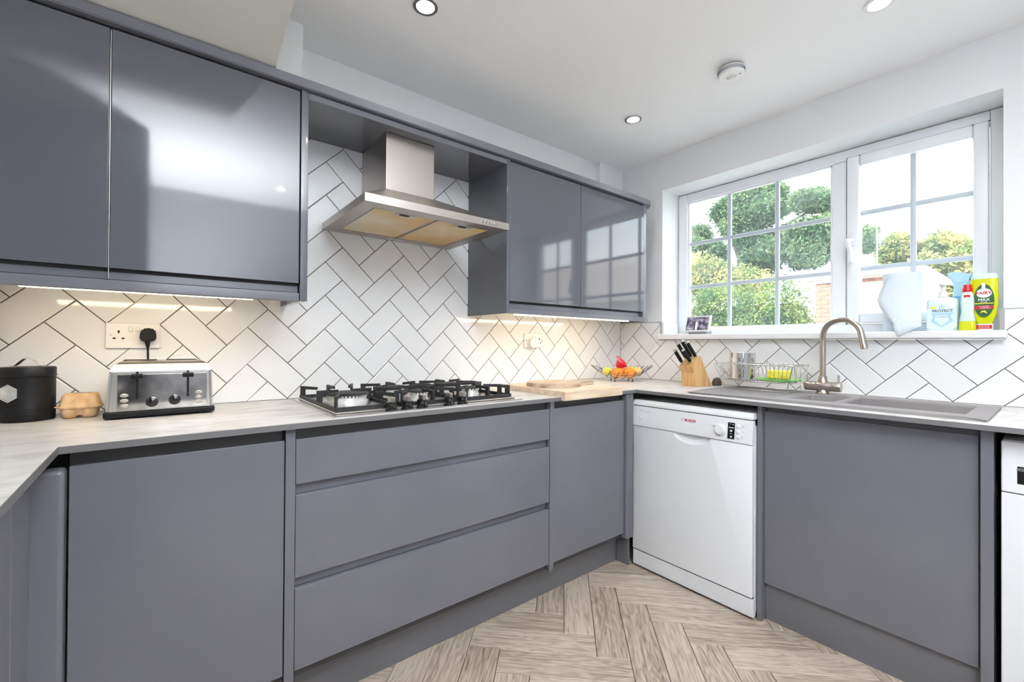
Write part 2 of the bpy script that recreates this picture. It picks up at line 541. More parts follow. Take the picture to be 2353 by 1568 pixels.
def inset(poly, d):
    n = len(poly); res = []
    sg = 1 if area(poly) > 0 else -1
    L = []
    for i in range(n):
        p, q = poly[i][0], poly[(i + 1) % n][0]
        dx, dy = q[0] - p[0], q[1] - p[1]; l = math.hypot(dx, dy) or 1e-9
        nx, ny = -dy / l * sg, dx / l * sg
        k = d if poly[i][1] else 0.0
        L.append((p[0] + nx * k, p[1] + ny * k, dx / l, dy / l))
    for i in range(n):
        x1, y1, a1, b1 = L[i - 1]; x2, y2, a2, b2 = L[i]
        de = a1 * b2 - b1 * a2
        if abs(de) < 1e-4: res.append(poly[i][0]); continue
        t_ = ((x2 - x1) * b2 - (y2 - y1) * a2) / de
        res.append((x1 + a1 * t_, y1 + b1 * t_))
    return res

def herring(mapf, region, keep, to3, parent):
    """region: list of half planes; keep(cx,cz); to3(p, depth)"""
    n_made = 0
    for i in range(-26, 34):
        for j in range(-26, 34):
            k = (i + j) % 4
            if k == 1: r = (i + GH, i + 2 - GH, j + GH, j + 1 - GH)
            elif k == 3: r = (i + GH, i + 1 - GH, j + GH, j + 2 - GH)
            else: continue
            poly = [(mapf(u, v), True) for u, v in ((r[0], r[2]), (r[1], r[2]), (r[1], r[3]), (r[0], r[3]))]
            cx = sum(p[0][0] for p in poly) / 4; cz = sum(p[0][1] for p in poly) / 4
            parts = region(cx, cz, poly)
            parts = [q for q in parts if len(q) >= 3 and abs(area(q)) > 4e-5]
            if not parts or not keep(cx, cz): continue
            bm = bmesh.new()
            for q in parts:
                top = inset(q, 0.0022)
                A = [bm.verts.new(to3(p, 0.009)) for p, _ in q]
                B = [bm.verts.new(to3(p, 0.0009)) for p, _ in q]
                T = [bm.verts.new(to3(p, 0.0)) for p in top]
                n = len(q)
                for e in range(n):
                    f = (e + 1) % n
                    bm.faces.new((A[e], A[f], B[f], B[e])); bm.faces.new((B[e], B[f], T[f], T[e]))
                bm.faces.new(T)
            fin('tile', bm, 'tile', parent)
            n_made += 1
    return n_made

def map_back(u, v):
    n = u + v
    x = -1.797 + n * TS
    if n < -7: x += 0.028 * min(1.0, (-7 - n) / 5.0)
    return (x, 1.2665 + (v - u) * TS)
def reg_back(cx, cz, poly):
    q = clip(poly, 1, 0, -0.0015); q = clip(q, 0, -1, -(ZW + 0.0015)) if q else q
    q = clip(q, 0, 1, 2.03) if q else q
    return [q] if q else []
herring(map_back, reg_back, lambda x, z: x > -3.3 and z > 0.86 and (z < 1.46 or (-2.28 < x < -1.2 and z < 2.08)), lambda p, d: (p[0], d, p[1]), wall_back)
box('grout', XL + 0.01, 0.0, 0.0016, 0.0299, ZW - 0.02, 2.03, 'grout', wall_back)

def map_right(u, v):
    return (1.470 + (u + v) * TS, 0.979 + (v - u) * TS)
TT = 1.281
def reg_right(cx, cz, poly):
    q = clip(poly, -1, 0, -0.0015)
    q = clip(q, 0, -1, -(ZW + 0.0015)) if q else q
    q = clip(q, 0, 1, TT) if q else q
    if not q: return []
    if max(p[0][1] for p in q) <= WZ0: return [q]
    out = []
    a = clip(q, 1, 0, -WY0)
    if a: out.append(a)
    c = clip(q, -1, 0, WY1)
    if c: out.append(c)
    b_ = clip(clip(q, -1, 0, WY0) or [], 1, 0, -WY1) if clip(q, -1, 0, WY0) else []
    b_ = clip(b_, 0, 1, WZ0) if b_ else []
    if b_: out.append(b_)
    return out
herring(map_right, reg_right, lambda s, z: -0.2 < s < 2.45 and 0.8 < z < 1.42, lambda p, d: (d, -p[0], p[1]), wall_right)
boxes('grout', [(0.0016, 0.0119, -2.5, 0.0, ZW - 0.02, WZ0), (0.0016, 0.0119, WY0, 0.0, WZ0, TT), (0.0016, 0.0119, -2.5, WY1, WZ0, TT)], 'grout', wall_right)
boxes('tile_trim', [(-0.001, 0.0118, WY0 - 0.005, WY0 + 0.004, 1.2005, TT + 0.004), (-0.001, 0.0118, WY1 - 0.004, WY1 + 0.010, 1.2005, TT + 0.004),
                    (-0.0005, 0.0118, WY0, 0.0, TT, TT + 0.004), (-0.0005, 0.0118, -2.5, WY1, TT, TT + 0.004)], 'trim_grey', wall_right)
# tiles on the side of the window recess
for a, b_ in ((0.016, 0.085), (0.0875, 0.194)):
    box('reveal_tile', a, b_, WY0 - 0.008, WY0 - 0.0005, 1.202, TT - 0.002, 'tile', wall_right, 0.001, 1)

# ------------------------------------------------------------------ floor planks (4:1 herringbone at 45 degrees)
PW = 0.1187; PL = 4 * PW
Q0, P0 = -0.162, -1.575
r2 = math.sqrt(0.5)
bm = bmesh.new()
g = 0.0010
bxm(bm, g, PL - g, g, PW - g, -0.0055, 0.0)
for e in [e for e in bm.edges]:
    pass
bmesh.ops.bevel(bm, geom=[e for e in bm.edges if all(abs(v.co.z) < 1e-6 for v in e.verts)], offset=0.0012, segments=1, affect='EDGES')
bmesh.ops.recalc_face_normals(bm, faces=bm.faces[:])
plank_me = bpy.data.meshes.new('plank'); bm.to_mesh(plank_me); bm.free()
plank_me.materials.append(M['plank'])
# local x (length) -> direction; q axis = (x,-y)/sqrt2, p axis = (x,y)/sqrt2
qa = Vector((r2, -r2, 0)); pa = Vector((r2, r2, 0))
for i in range(-34, 40):
    for j in range(-34, 40):
        mm_ = (i + j + 1) % 8
        if mm_ == 0: base = qa * (Q0 + (i + 1) * PW) + pa * (P0 + j * PW); rz = math.radians(45)     # along p
        elif mm_ == 4: base = qa * (Q0 + i * PW) + pa * (P0 + j * PW); rz = math.radians(-45)   # along q
        else: continue
        ctr = base + (pa if mm_ == 0 else qa) * (PL / 2)
        if not (-2.95 < ctr.x < -0.25 and -3.2 < ctr.y < -0.25): continue
        o = bpy.data.objects.new('plank', plank_me)
        C.objects.link(o)
        o.parent = floor
        o.rotation_euler = (0, 0, rz)
        o.location = base

# ------------------------------------------------------------------ window over the sink
FX = 0.20
window_1 = struct(boxes('window_1', [
    (FX, FX + 0.06, -0.392, -0.328, 1.2, 2.147), (FX, FX + 0.06, -1.822, -1.777, 1.2, 2.147),
    (FX, FX + 0.06, -1.777, -0.392, 2.090, 2.147), (FX, FX + 0.06, -1.777, -0.392, 1.2, 1.247),
    (FX, FX + 0.06, -1.274, -1.211, 1.247, 2.090)], 'upvc', None, 0.004))
# glazing bead of the fixed light
boxes('bead', [(FX + 0.012, FX + 0.03, -0.402, -0.388, 1.243, 2.094), (FX + 0.012, FX + 0.03, -1.213, -1.200, 1.243, 2.094),
               (FX + 0.012, FX + 0.03, -1.205, -0.398, 2.082, 2.092), (FX + 0.012, FX + 0.03, -1.205, -0.398, 1.245, 1.255)], 'upvc', window_1)
sash = boxes('sash', [
    (FX - 0.018, FX + 0.04, -1.330, -1.277, 1.250, 2.100), (FX - 0.018, FX + 0.04, -1.775, -1.727, 1.250, 2.100),
    (FX - 0.018, FX + 0.04, -1.727, -1.330, 2.046, 2.100), (FX - 0.018, FX + 0.04, -1.727, -1.330, 1.250, 1.298)], 'upvc', window_1, 0.006)
boxes('gasket', [(FX - 0.004, FX + 0.01, -1.2775, -1.2735, 1.249, 2.101), (FX - 0.004, FX + 0.01, -1.777, -1.275, 2.100, 2.1025)], 'seam', window_1)
GX = FX + 0.022
lys = [-0.402, -0.664, -0.938, -1.200]; lzs = [1.255, 1.520, 1.810, 2.082]
sys_ = [-1.330, -1.528, -1.727]; szs = [1.298, 1.527, 1.810, 2.046]
for ys, zs, par in ((lys, lzs, window_1), (sys_, szs, sash)):
    for k, y in enumerate(ys[1:-1]):
        box('glazing_bar', GX - 0.006, GX + 0.012, y - 0.011, y + 0.011, zs[0], zs[-1], 'bar_backlit', par, 0.003, 1)
    for z in zs[1:-1]:
        for k in range(len(ys) - 1):
            a, b_ = ys[k + 1], ys[k]
            if k > 0: b_ -= 0.009
            if k < len(ys) - 2: a += 0.009
            box('glazing_bar', GX - 0.006, GX + 0.012, a, b_, z - 0.011, z + 0.011, 'bar_backlit', par, 0.003, 1)
    for a in range(len(ys) - 1):
        for c in range(len(zs) - 1):
            box('pane', GX + 0.001, GX + 0.005, ys[a + 1] + (0.009 if a < len(ys) - 2 else 0), ys[a] - (0.009 if a else 0),
                zs[c] + (0.008 if c else 0), zs[c + 1] - (0.008 if c < len(zs) - 2 else 0), 'glass', par)
# handle of the opening sash
bm = bmesh.new()
bxm(bm, FX - 0.034, FX - 0.018, -1.312, -1.290, 1.640, 1.712)
bmesh.ops.bevel(bm, geom=bm.edges[:], offset=0.004, segments=2, affect='EDGES')
tubem(bm, [(FX - 0.03, -1.300, 1.672), (FX - 0.056, -1.292, 1.668), (FX - 0.060, -1.296, 1.640), (FX - 0.056, -1.303, 1.610), (FX - 0.056, -1.303, 1.555)], [0.011, 0.013, 0.011, 0.010, 0.009], 10)
fin('handle', bm, 'white_gloss', sash, 50)
sill = struct(box('trim_2', -0.045, FX + 0.01, -1.838, -0.325, 1.168, 1.2, 'sillwhite', None, 0.006, 3))

# ------------------------------------------------------------------ worktop
FYH, FXR, FXL = -0.606, -0.658, -2.737     # front edges: hob run, sink run, left return
wt = thing('worktop', 'pale marbled laminate worktop with dark grey edge running round three sides', 'worktop', (-1.6, -0.3, ZW - 0.017))
zt0, zt1 = ZW - 0.017, ZW
boxes('surface', [
    (XL + 0.002, -0.56, FYH, -0.001, zt0, zt1), (-0.56, -0.002, -0.86, -0.001, zt0, zt1),
    (FXR, -0.56, -0.86, FYH, zt0, zt1), (XL + 0.002, FXL, -2.00, FYH, zt0, zt1),
    (FXR, -0.56, -2.46, -0.86, zt0, zt1), (-0.13, -0.002, -2.46, -0.86, zt0, zt1), (-0.56, -0.13, -2.46, -1.82, zt0, zt1)], 'worktop', wt)
ep = 0.0012
boxes('edge_strip', [(FXL - 0.0, FXR + 0.0, FYH - ep, FYH, zt0, zt1 - 0.0008), (FXR - ep, FXR, -2.46, FYH - ep, zt0, zt1 - 0.0008),
                     (FXL, FXL + ep, -2.00, FYH - ep, zt0, zt1 - 0.0008)], 'edge', wt)

# ------------------------------------------------------------------ base units
DY = -0.583            # door faces of the hob run
def door(name, x0, x1, z0, z1, par, ma='cab', y=DY, t_=0.019):
    return box(name, x0, x1, y, y + t_, z0, z1, ma, par, 0.0015, 2)

DB, DT = 0.180, 0.853
# corner unit at the left: return of the worktop
lu = thing('corner_cabinet', 'grey base cabinet of the left return, cut off by the left frame edge', 'cabinet', (-3.05, -1.4, 0))
box('carcass', XL + 0.005, -2.795, -1.99, -0.62, 0.15, 0.886, 'recess', lu)
box('corner_post', -2.795, -2.725, -0.62, DY - 0.002 + 0.02, 0.15, 0.853, 'cab', lu, 0.010, 3)
box('filler', -2.795, -2.776, -0.760, -0.621, 0.18, 0.853, 'cab', lu, 0.0015)
box('door', -2.795, -2.776, -1.36, -0.764, 0.18, 0.853, 'cab', lu, 0.0015)
box('door', -2.795, -2.776, -1.96, -1.364, 0.18, 0.853, 'cab', lu, 0.0015)
box('plinth', -2.86, -2.845, -1.99, -0.60, 0.0, 0.15, 'plinth', lu)

b1 = thing('base_cabinet', 'grey base cabinet with one wide door beneath the toaster', 'cabinet', (-2.5, -0.3, 0))
box('carcass', -2.723, -2.284, -0.560, -0.004, 0.15, 0.886, 'recess', b1)
door('door', -2.7215, -2.2825, DB, DT, b1)
ep1 = box('end_panel', -2.2805, -2.2545, DY - 0.004, -0.004, 0.15, 0.886, 'cab', b1, 0.001, 1)

b2 = thing('drawer_unit', 'grey unit of three wide drawers beneath the gas hob', 'drawer unit', (-1.75, -0.3, 0))
box('carcass', -2.2535, -1.2405, -0.560, -0.004, 0.15, 0.886, 'recess', b2)
for z0, z1 in ((0.7215, 0.853), (0.4495, 0.6895), (0.1805, 0.4175)):
    d_ = door('drawer', -2.2525, -1.2415, z0, z1, b2)
    box('finger_channel', -2.2525, -1.2415, -0.5615, -0.5605, z1, z1 + 0.033, 'cab' if z1 < 0.8 else 'recess', d_)

b3 = thing('base_cabinet', 'grey base cabinet with narrow door below the chopping board, beside the corner', 'cabinet', (-0.95, -0.3, 0))
box('carcass', -1.240, -0.715, -0.560, -0.004, 0.15, 0.886, 'recess', b3)
box('end_panel', -1.240, -1.216, DY - 0.003, -0.5605, 0.15, 0.886, 'cab', b3, 0.001, 1)
door('door', -1.2145, -0.722, DB, DT, b3)
box('corner_post', -0.7205, -0.665, -0.600, -0.5605, 0.15, 0.886, 'cab', b3, 0.008, 3)

pl = thing('plinth', 'dark grey plinth board along the floor below the drawers', 'plinth', (-1.7, -0.5, 0))
box('board', -2.84, -0.662, -0.500, -0.484, 0.0, 0.149, 'plinth', pl, 0.001, 1)
box('corner_piece', -0.676, -0.662, -0.575, -0.501, 0.0, 0.149, 'plinth', pl, 0.001, 1)

# sink unit on the window run
SX = -0.602
b4 = thing('sink_cabinet', 'grey base cabinet with one wide scuffed door beneath the sink', 'cabinet', (-0.3, -1.5, 0))
boxes('carcass', [(-0.58, -0.02, -1.815, -1.800, 0.15, 0.886), (-0.58, -0.02, -1.215, -1.200, 0.15, 0.886), (-0.58, -0.02, -1.80, -1.215, 0.15, 0.17), (-0.58, -0.565, -1.80, -1.215, 0.80, 0.886)], 'plinth', b4)
sd = box('door', SX, SX + 0.019, -1.8115, -1.1985, 0.152, 0.862, 'cab', b4, 0.0015)
box('end_panel', -0.624, -0.02, -1.1975, -1.1800, 0.0, 0.886, 'cab', b4, 0.001, 1)
box('end_panel', -0.624, -0.02, -1.8440, -1.8165, 0.0, 0.886, 'cab', b4, 0.001, 1)
box('plinth_board', -0.588, -0.572, -1.816, -1.198, 0.0, 0.149, 'plinth', b4, 0.001, 1)
# shadow board closing the run behind the appliances
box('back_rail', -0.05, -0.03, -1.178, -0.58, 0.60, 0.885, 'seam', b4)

# tall housing behind the camera, mirrored in the wall cabinet doors
tu = thing('tall_cabinet', 'tall grey housing behind the camera, mirrored in the wall cabinet doors', 'cabinet', (-3.0, -2.8, 0))
box('carcass', XL + 0.003, -2.645, YF + 0.003, -2.02, 0.0, CEIL - 0.004, 'cab', tu)
box('door', -2.6445, -2.625, YF + 0.01, -2.025, 0.15, CEIL - 0.01, 'cab', tu, 0.0015)

# ------------------------------------------------------------------ wall cabinets
UY = -0.332
UB, UDB, UT = 1.279, 1.339, 2.010
def wall_unit(name, x0, x1, label, gloss='cab_gloss_dim'):
    t_ = thing(name, label, 'wall cabinet', ((x0 + x1) / 2, -0.16, 1.306))
    box('carcass', x0 + 0.0005, x1 - 0.0005, UY + 0.022, -0.002, 1.307, UT, 'cab', t_)
    box('door', x0 + 0.0015, x1 - 0.0015, UY, UY + 0.0205, UDB, UT - 0.007, gloss, t_, 0.0015, 2)
    for a_, b_ in ((UT - 0.008, UT), (UDB - 0.009, UDB + 0.02)):  # dark strips stand in for shade around the door and above the pelmet
        box('shade_strip', x0 + 0.0005, x1 - 0.0005, UY + 0.0208, UY + 0.0219, a_, b_, 'seam', t_)
    box('shade_strip', x0 + 0.0005, x1 - 0.0005, UY + 0.0190, UY + 0.0219, 1.3065, 1.3095, 'seam', t_)
    return t_
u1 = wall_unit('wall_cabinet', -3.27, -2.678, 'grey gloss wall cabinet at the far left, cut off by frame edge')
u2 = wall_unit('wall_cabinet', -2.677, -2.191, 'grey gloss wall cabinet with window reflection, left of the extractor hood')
box('end_panel', -2.189, -2.166, UY - 0.003, -0.002, UB, UT, 'cab_gloss_dim', u2, 0.001, 1)
box('door_edge', -2.6782, -2.6768, UY + 0.004, UY + 0.0215, 1.309, UT - 0.008, 'steel', u2)
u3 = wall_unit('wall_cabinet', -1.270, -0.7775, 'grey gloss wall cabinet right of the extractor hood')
box('end_panel', -1.290, -1.271, UY - 0.003, -0.002, UB, UT, 'cab_gloss_dim', u3, 0.001, 1)
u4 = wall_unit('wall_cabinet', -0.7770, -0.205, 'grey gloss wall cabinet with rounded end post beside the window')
# rounded corner post
def quarter(r, cx, cy, n=8):
    return [(cx + r * math.sin(PI / 2 * k / n), cy - r * math.cos(PI / 2 * k / n)) for k in range(n + 1)]
prism('end_post', [(-0.2045, UY + 0.003)] + quarter(0.075, -0.190, UY + 0.078) + [(-0.115, -0.002), (-0.2045, -0.002)], 'z', 1.307, UT, 'cab', u4, smooth=40)
pm1 = thing('pelmet', 'grey light rail below the left wall cabinets', 'pelmet', (-2.7, -0.32, UB))
box('rail', -3.27, -2.1905, UY - 0.001, UY + 0.018, UB - 0.003, 1.306, 'cab', pm1, 0.003, 2)
pm2 = thing('pelmet', 'grey light rail with rounded end below the right wall cabinets', 'pelmet', (-0.7, -0.32, UB))
prism('rail', [(-1.2705, UY + 0.017), (-1.2705, UY - 0.002)] + quarter(0.082, -0.190, UY + 0.080) + [(-0.108, -0.10), (-0.125, -0.10)] + [(x, y) for x, y in reversed(quarter(0.064, -0.190, UY + 0.081))], 'z', UB, 1.306, 'cab', pm2, smooth=40)
cor = thing('cornice', 'long grey cornice capping all the wall cabinets', 'cornice', (-1.7, -0.2, UT))
prism('rail', [(-3.27, -0.004), (-3.27, UY - 0.020)] + quarter(0.095, -0.190, UY + 0.075) + [(-0.095, -0.004)], 'z', UT + 0.001, UT + 0.033, 'cab', cor, 0.003)
br = thing('bridging_panel', 'grey panel bridging the gap above the extractor hood', 'panel', (-1.73, -0.2, 1.985))
box('panel', -2.1655, -1.2905, UY + 0.004, -0.002, 1.990, UT, 'cab_gloss_dim', br)
box('front_rail', -2.1655, -1.2905, UY - 0.002, UY + 0.0035, 1.985, UT - 0.004, 'cab', br)

# under-cabinet light strips (real lamps)
def led(x0, x1, label):
    t_ = thing('light_strip', label, 'light strip', ((x0 + x1) / 2, -0.29, 1.28))
    box('housing', x0 - 0.004, x1 + 0.004, -0.309, -0.281, 1.2815, 1.3065, 'white_plastic', t_)
    box('diffuser', x0, x1, -0.305, -0.285, 1.276, 1.2812, 'led', t_)
    li = bpy.data.lights.new('strip_lamp', 'AREA')
    li.shape = 'RECTANGLE'; li.size = x1 - x0; li.size_y = 0.03; li.energy = 0.62 * (x1 - x0); li.color = (1.0, 0.78, 0.50)
    lo = bpy.data.objects.new('strip_lamp', li); C.objects.link(lo)
    lo.parent = t_; lo.matrix_parent_inverse = Matrix.Translation(-t_.location)
    lo.location = ((x0 + x1) / 2, -0.262, 1.274)
    lo.rotation_euler = (math.radians(32), 0, 0)
led(-2.850, -2.325, 'warm glowing light strip under the left wall cabinets')
led(-1.205, -0.315, 'warm glowing light strip under the right wall cabinets')
box('junction_block', -2.235, -2.20, -0.075, -0.04, 1.262, 1.3065, 'white_plastic', u2)

# ------------------------------------------------------------------ extractor hood
hd = thing('extractor_hood', 'brushed steel chimney hood with yellowed grease filters above the hob', 'extractor hood', (-1.72, -0.25, 1.617))
hx0, hx1, hy0, hz = -2.028, -1.410, -0.505, 1.617
cx0, cx1, cy0 = -1.858, -1.640, -0.27
zt = 1.757
bm = bmesh.new()
lipz = hz + 0.028
ring = [(hx0, hy0), (hx1, hy0), (hx1, -0.001), (hx0, -0.001)]
topr = [(cx0 - 0.004, cy0 - 0.004), (cx1 + 0.004, cy0 - 0.004), (cx1 + 0.004, -0.001), (cx0 - 0.004, -0.001)]
A = [bm.verts.new((*p, hz)) for p in ring]; B = [bm.verts.new((*p, lipz)) for p in ring]; T = [bm.verts.new((*p, zt)) for p in topr]
inn = [(hx0 + 0.055, hy0 + 0.06), (hx1 - 0.055, hy0 + 0.06), (hx1 - 0.055, -0.055), (hx0 + 0.055, -0.055)]
I1 = [bm.verts.new((*p, hz)) for p in inn]; I2 = [bm.verts.new((*p, hz + 0.012)) for p in inn]
for i in range(4):
    j = (i + 1) % 4
    bm.faces.new((A[i], A[j], B[j], B[i])); bm.faces.new((B[i], B[j], T[j], T[i]))
    bm.faces.new((A[i], A[j], I1[j], I1[i])); bm.faces.new((I1[i], I1[j], I2[j], I2[i]))
bm.faces.new(T)
fin('canopy', bm, 'hood_steel', hd)
box('chimney', cx0, cx1, cy0, -0.001, zt + 0.0005, 1.9895, 'hood_steel', hd, 0.002, 1)
mx_ = (hx0 + hx1) / 2
for a, b_ in ((hx0 + 0.058, mx_ - 0.004), (mx_ + 0.004, hx1 - 0.058)):
    f = box('grease_filter', a, b_, hy0 + 0.063, -0.058, hz + 0.002, hz + 0.010, 'filter', hd, 0.003, 1)
    boxes('filter_frame', [(a, a + 0.005, hy0 + 0.063, -0.058, hz + 0.0005, hz + 0.0022), (b_ - 0.005, b_, hy0 + 0.063, -0.058, hz + 0.0005, hz + 0.0022),
                           (a, b_, hy0 + 0.063, hy0 + 0.068, hz + 0.0005, hz + 0.0022), (a, b_, -0.063, -0.058, hz + 0.0005, hz + 0.0022)], 'steel', f)
    c_ = (a + b_) / 2
    box('latch', c_ - 0.038, c_ + 0.038, hy0 + 0.072, hy0 + 0.100, hz + 0.0002, hz + 0.0022, 'steel', f)
    box('latch_slot', c_ - 0.018, c_ + 0.018, hy0 + 0.078, hy0 + 0.092, hz - 0.0012, hz + 0.0004, 'black', f)
box('lamp_lens', mx_ - 0.06, mx_ + 0.06, -0.050, -0.022, hz - 0.002, hz + 0.001, 'steel_bright', hd)
for k in range(5):
    lathe('push_button', [(0.0055, 0), (0.0055, 0.008), (0.0045, 0.010)], (-1.545 + k * 0.0165, hy0, hz + 0.014), 'chrome', hd, 14, (0, -1, 0))

# ------------------------------------------------------------------ gas hob
hob = thing('gas_hob', 'stainless steel five-burner gas hob with black cast iron supports', 'hob', (-1.77, -0.32, ZW))
hbx0, hbx1, hby0, hby1 = -2.146, -1.396, -0.590, -0.055
z0 = ZW + 0.0003
bm = bmesh.new()
bxm(bm, hbx0, hbx1, hby0, hby1, z0, z0 + 0.005)
bmesh.ops.bevel(bm, geom=bm.edges[:], offset=0.002, segments=2, affect='EDGES')
wn(fin('plate', bm, 'steel_bright', hob, 40))
box('raised_plate', hbx0 + 0.014, hbx1 - 0.014, hby0 + 0.035, hby1 - 0.010, z0 + 0.0051, z0 + 0.010, 'steel', hob, 0.003, 2)
zb = z0 + 0.010
burn = [(-2.020, -0.315, 0.072), (-1.770, -0.395, 0.036), (-1.770, -0.175, 0.040), (-1.520, -0.385, 0.034), (-1.520, -0.170, 0.048)]
for bx_, by_, br_ in burn:
    bo = lathe('burner', [(br_ * 1.05, 0), (br_ * 1.05, 0.008), (br_ * 0.96, 0.009), (br_ * 0.96, 0.022), (br_ * 0.9, 0.024)], (bx_, by_, zb), 'aluminium', hob, 28)
    # crown of flame slots
    bm = bmesh.new()
    n = int(br_ * 500)
    for k in range(n):
        a = 2 * PI * k / n
        c_ = Vector((bx_ + math.cos(a) * br_ * 0.95, by_ + math.sin(a) * br_ * 0.95, zb + 0.0265))
        e1 = Vector((math.cos(a), math.sin(a), 0)) * 0.0035; e2 = Vector((-math.sin(a), math.cos(a), 0)) * 0.0035; e3 = Vector((0, 0, 0.003))
        vs = [bm.verts.new(c_ + e1 * s1 + e2 * s2 + e3 * s3) for s1 in (-1, 1) for s2 in (-1, 1) for s3 in (-1, 1)]
        for q in ((0, 1, 3, 2), (4, 6, 7, 5), (0, 4, 5, 1), (2, 3, 7, 6), (0, 2, 6, 4), (1, 5, 7, 3)):
            bm.faces.new([vs[i_] for i_ in q])
    fin('flame_crown', bm, 'aluminium', bo)['kind'] = 'stuff'
    lathe('cap', [(br_ * 1.04, 0.0295), (br_ * 1.10, 0.032), (br_ * 1.02, 0.037), (br_ * 0.5, 0.0395)], (bx_, by_, zb), 'iron', bo, 28)
# pan supports
def support(x0, x1, y0, y1, fingers):
    bm = bmesh.new()
    t_, h0, h1 = 0.011, zb + 0.0005, zb + 0.011
    for a in ((x0, x1, y0, y0 + t_), (x0, x1, y1 - t_, y1), (x0, x0 + t_, y0 + t_, y1 - t_), (x1 - t_, x1, y0 + t_, y1 - t_)):
        bxm(bm, *a, h0, h1)
    topz = zb + 0.047
    for (fx_, fy_, tx_, ty_, L_) in fingers:
        d = Vector((tx_ - fx_, ty_ - fy_, 0)); dist = d.length; d.normalize()
        e = Vector((-d.y, d.x, 0)) * 0.0045
        p0 = Vector((fx_, fy_, 0))
        L_ = min(L_, dist - 0.012)
        out = [(0, h0), (0, topz), (L_, topz), (L_, topz - 0.010), (0.020, topz - 0.012), (0.020, h0)]
        Aa = [bm.verts.new(p0 + d * q[0] + e + Vector((0, 0, q[1]))) for q in out]
        Bb = [bm.verts.new(p0 + d * q[0] - e + Vector((0, 0, q[1]))) for q in out]
        bm.faces.new(Aa); bm.faces.new(Bb)
        for k in range(6):
            bm.faces.new((Aa[k], Aa[(k + 1) % 6], Bb[(k + 1) % 6], Bb[k]))
    return fin('pan_support', bm, 'iron', hob)
gx = [(-2.128, -1.918), (-1.903, -1.645), (-1.632, -1.408)]
gy0, gy1 = -0.525, -0.075
(x0, x1) = gx[0]; c0 = (-2.025, -0.30)
support(x0, x1, gy0, gy1, [(x0 + 0.005, gy0 + 0.005, *c0, 0.09), (x0 + 0.005, -0.40 + 0.1, *c0, 0.075), (x0 + 0.005, gy1 - 0.005, *c0, 0.09),
                           (x1 - 0.005, gy0 + 0.005, *c0, 0.09), (x1 - 0.005, -0.30, *c0, 0.075), (x1 - 0.005, gy1 - 0.005, *c0, 0.09),
                           ((x0 + x1) / 2, gy1 - 0.005, *c0, 0.09)])
for gi, (ca, cb_) in ((1, ((-1.770, -0.395), (-1.770, -0.175))), (2, ((-1.520, -0.385), (-1.520, -0.170)))):
    x0, x1 = gx[gi]; my = -0.285
    fl = []
    for xx in (x0 + 0.005, x1 - 0.005):
        fl += [(xx, gy0 + 0.06, *ca, 0.08), (xx, my - 0.02, *ca, 0.09), (xx, my + 0.02, *cb_, 0.09), (xx, gy1 - 0.04, *cb_, 0.08)]
    fl += [(ca[0], gy0 + 0.005, *ca, 0.09), (cb_[0], gy1 - 0.005, *cb_, 0.09), (x0 + 0.005, gy0 + 0.005, ca[0], ca[1], 0.05), (x1 - 0.005, gy0 + 0.005, ca[0], ca[1], 0.05)]
    o = support(x0, x1, gy0, gy1, fl)
    boxes('cross_bar', [(x0, x1, my - 0.005, my + 0.005, zb + 0.034, zb + 0.046)], 'iron', o)
for kx in (-1.950, -1.893, -1.836, -1.727, -1.668):
    k_ = lathe('knob', [(0.021, 0), (0.021, 0.004), (0.017, 0.007), (0.017, 0.018), (0.0185, 0.020), (0.0185, 0.026)], (kx, -0.556, z0 + 0.005), 'black_gloss', hob, 24)
    box('grip', kx - 0.007, kx + 0.007, -0.5735, -0.5385, z0 + 0.0305, z0 + 0.0485, 'nickel', k_, 0.002, 2)

# ------------------------------------------------------------------ dishwasher
dw = thing('dishwasher', 'white freestanding dishwasher with black display, left of the sink cabinet', 'dishwasher', (-0.35, -0.88, 0))
dx, dy0, dy1 = -0.655, -1.177, -0.585
R_, U_ = (0, -1, 0), (0, 0, 1)       # right / up on faces that look towards -x
box('body', -0.63, -0.07, dy0 + 0.003, dy1 - 0.003, 0.02, 0.800, 'white_gloss', dw, 0.003, 1)
dd = box('door', dx, dx + 0.024, dy0 + 0.004, dy1 - 0.002, 0.092, 0.722, 'white_gloss', dw, 0.004, 2)
cut = lathe('cutter', [(0.001, -0.014), (0.6, -0.012), (0.85, -0.008), (1.0, 0.0), (0.85, 0.008), (0.6, 0.012), (0.001, 0.014)], (dx, -0.905, 0.728), None, None, 32, (1, 0, 0), True, None)
cut.data.transform(Matrix.Translation((dx, -0.905, 0.728)) @ Matrix.Diagonal((1.0, 0.095, 0.050, 1)) @ Matrix.Translation((-dx, 0.905, -0.728)))
boolean_cut(dd, cut)
cp = prism('control_panel', [(dx + 0.026, 0.7235), (dx - 0.005, 0.7235), (dx - 0.004, 0.745), (dx + 0.005, 0.822), (dx + 0.026, 0.822)], 'y', dy0 + 0.002, dy1 + 0.001, 'white_gloss', dw, 0.0012)
prism('top_lid', [(-0.07, 0.8255), (dx + 0.002, 0.8255), (dx + 0.004, 0.838), (dx + 0.015, 0.853), (-0.07, 0.853)], 'y', dy0 + 0.002, dy1 + 0.001, 'white_gloss', dw, 0.002)
box('lid_gap', dx + 0.010, -0.08, dy0 + 0.004, dy1 - 0.002, 0.8222, 0.8253, 'seam', dw)
box('kick_panel', dx + 0.004, dx + 0.030, dy0 + 0.001, dy1 - 0.002, 0.012, 0.086, 'white_gloss', dw, 0.003, 2)
box('kick_gap', dx + 0.012, dx + 0.03, dy0 + 0.006, dy1 - 0.006, 0.0862, 0.0918, 'seam', dw)
def on_panel(z):  # x of the sloping control panel face
    return dx - 0.004 + (z - 0.745) * 0.009 / 0.077
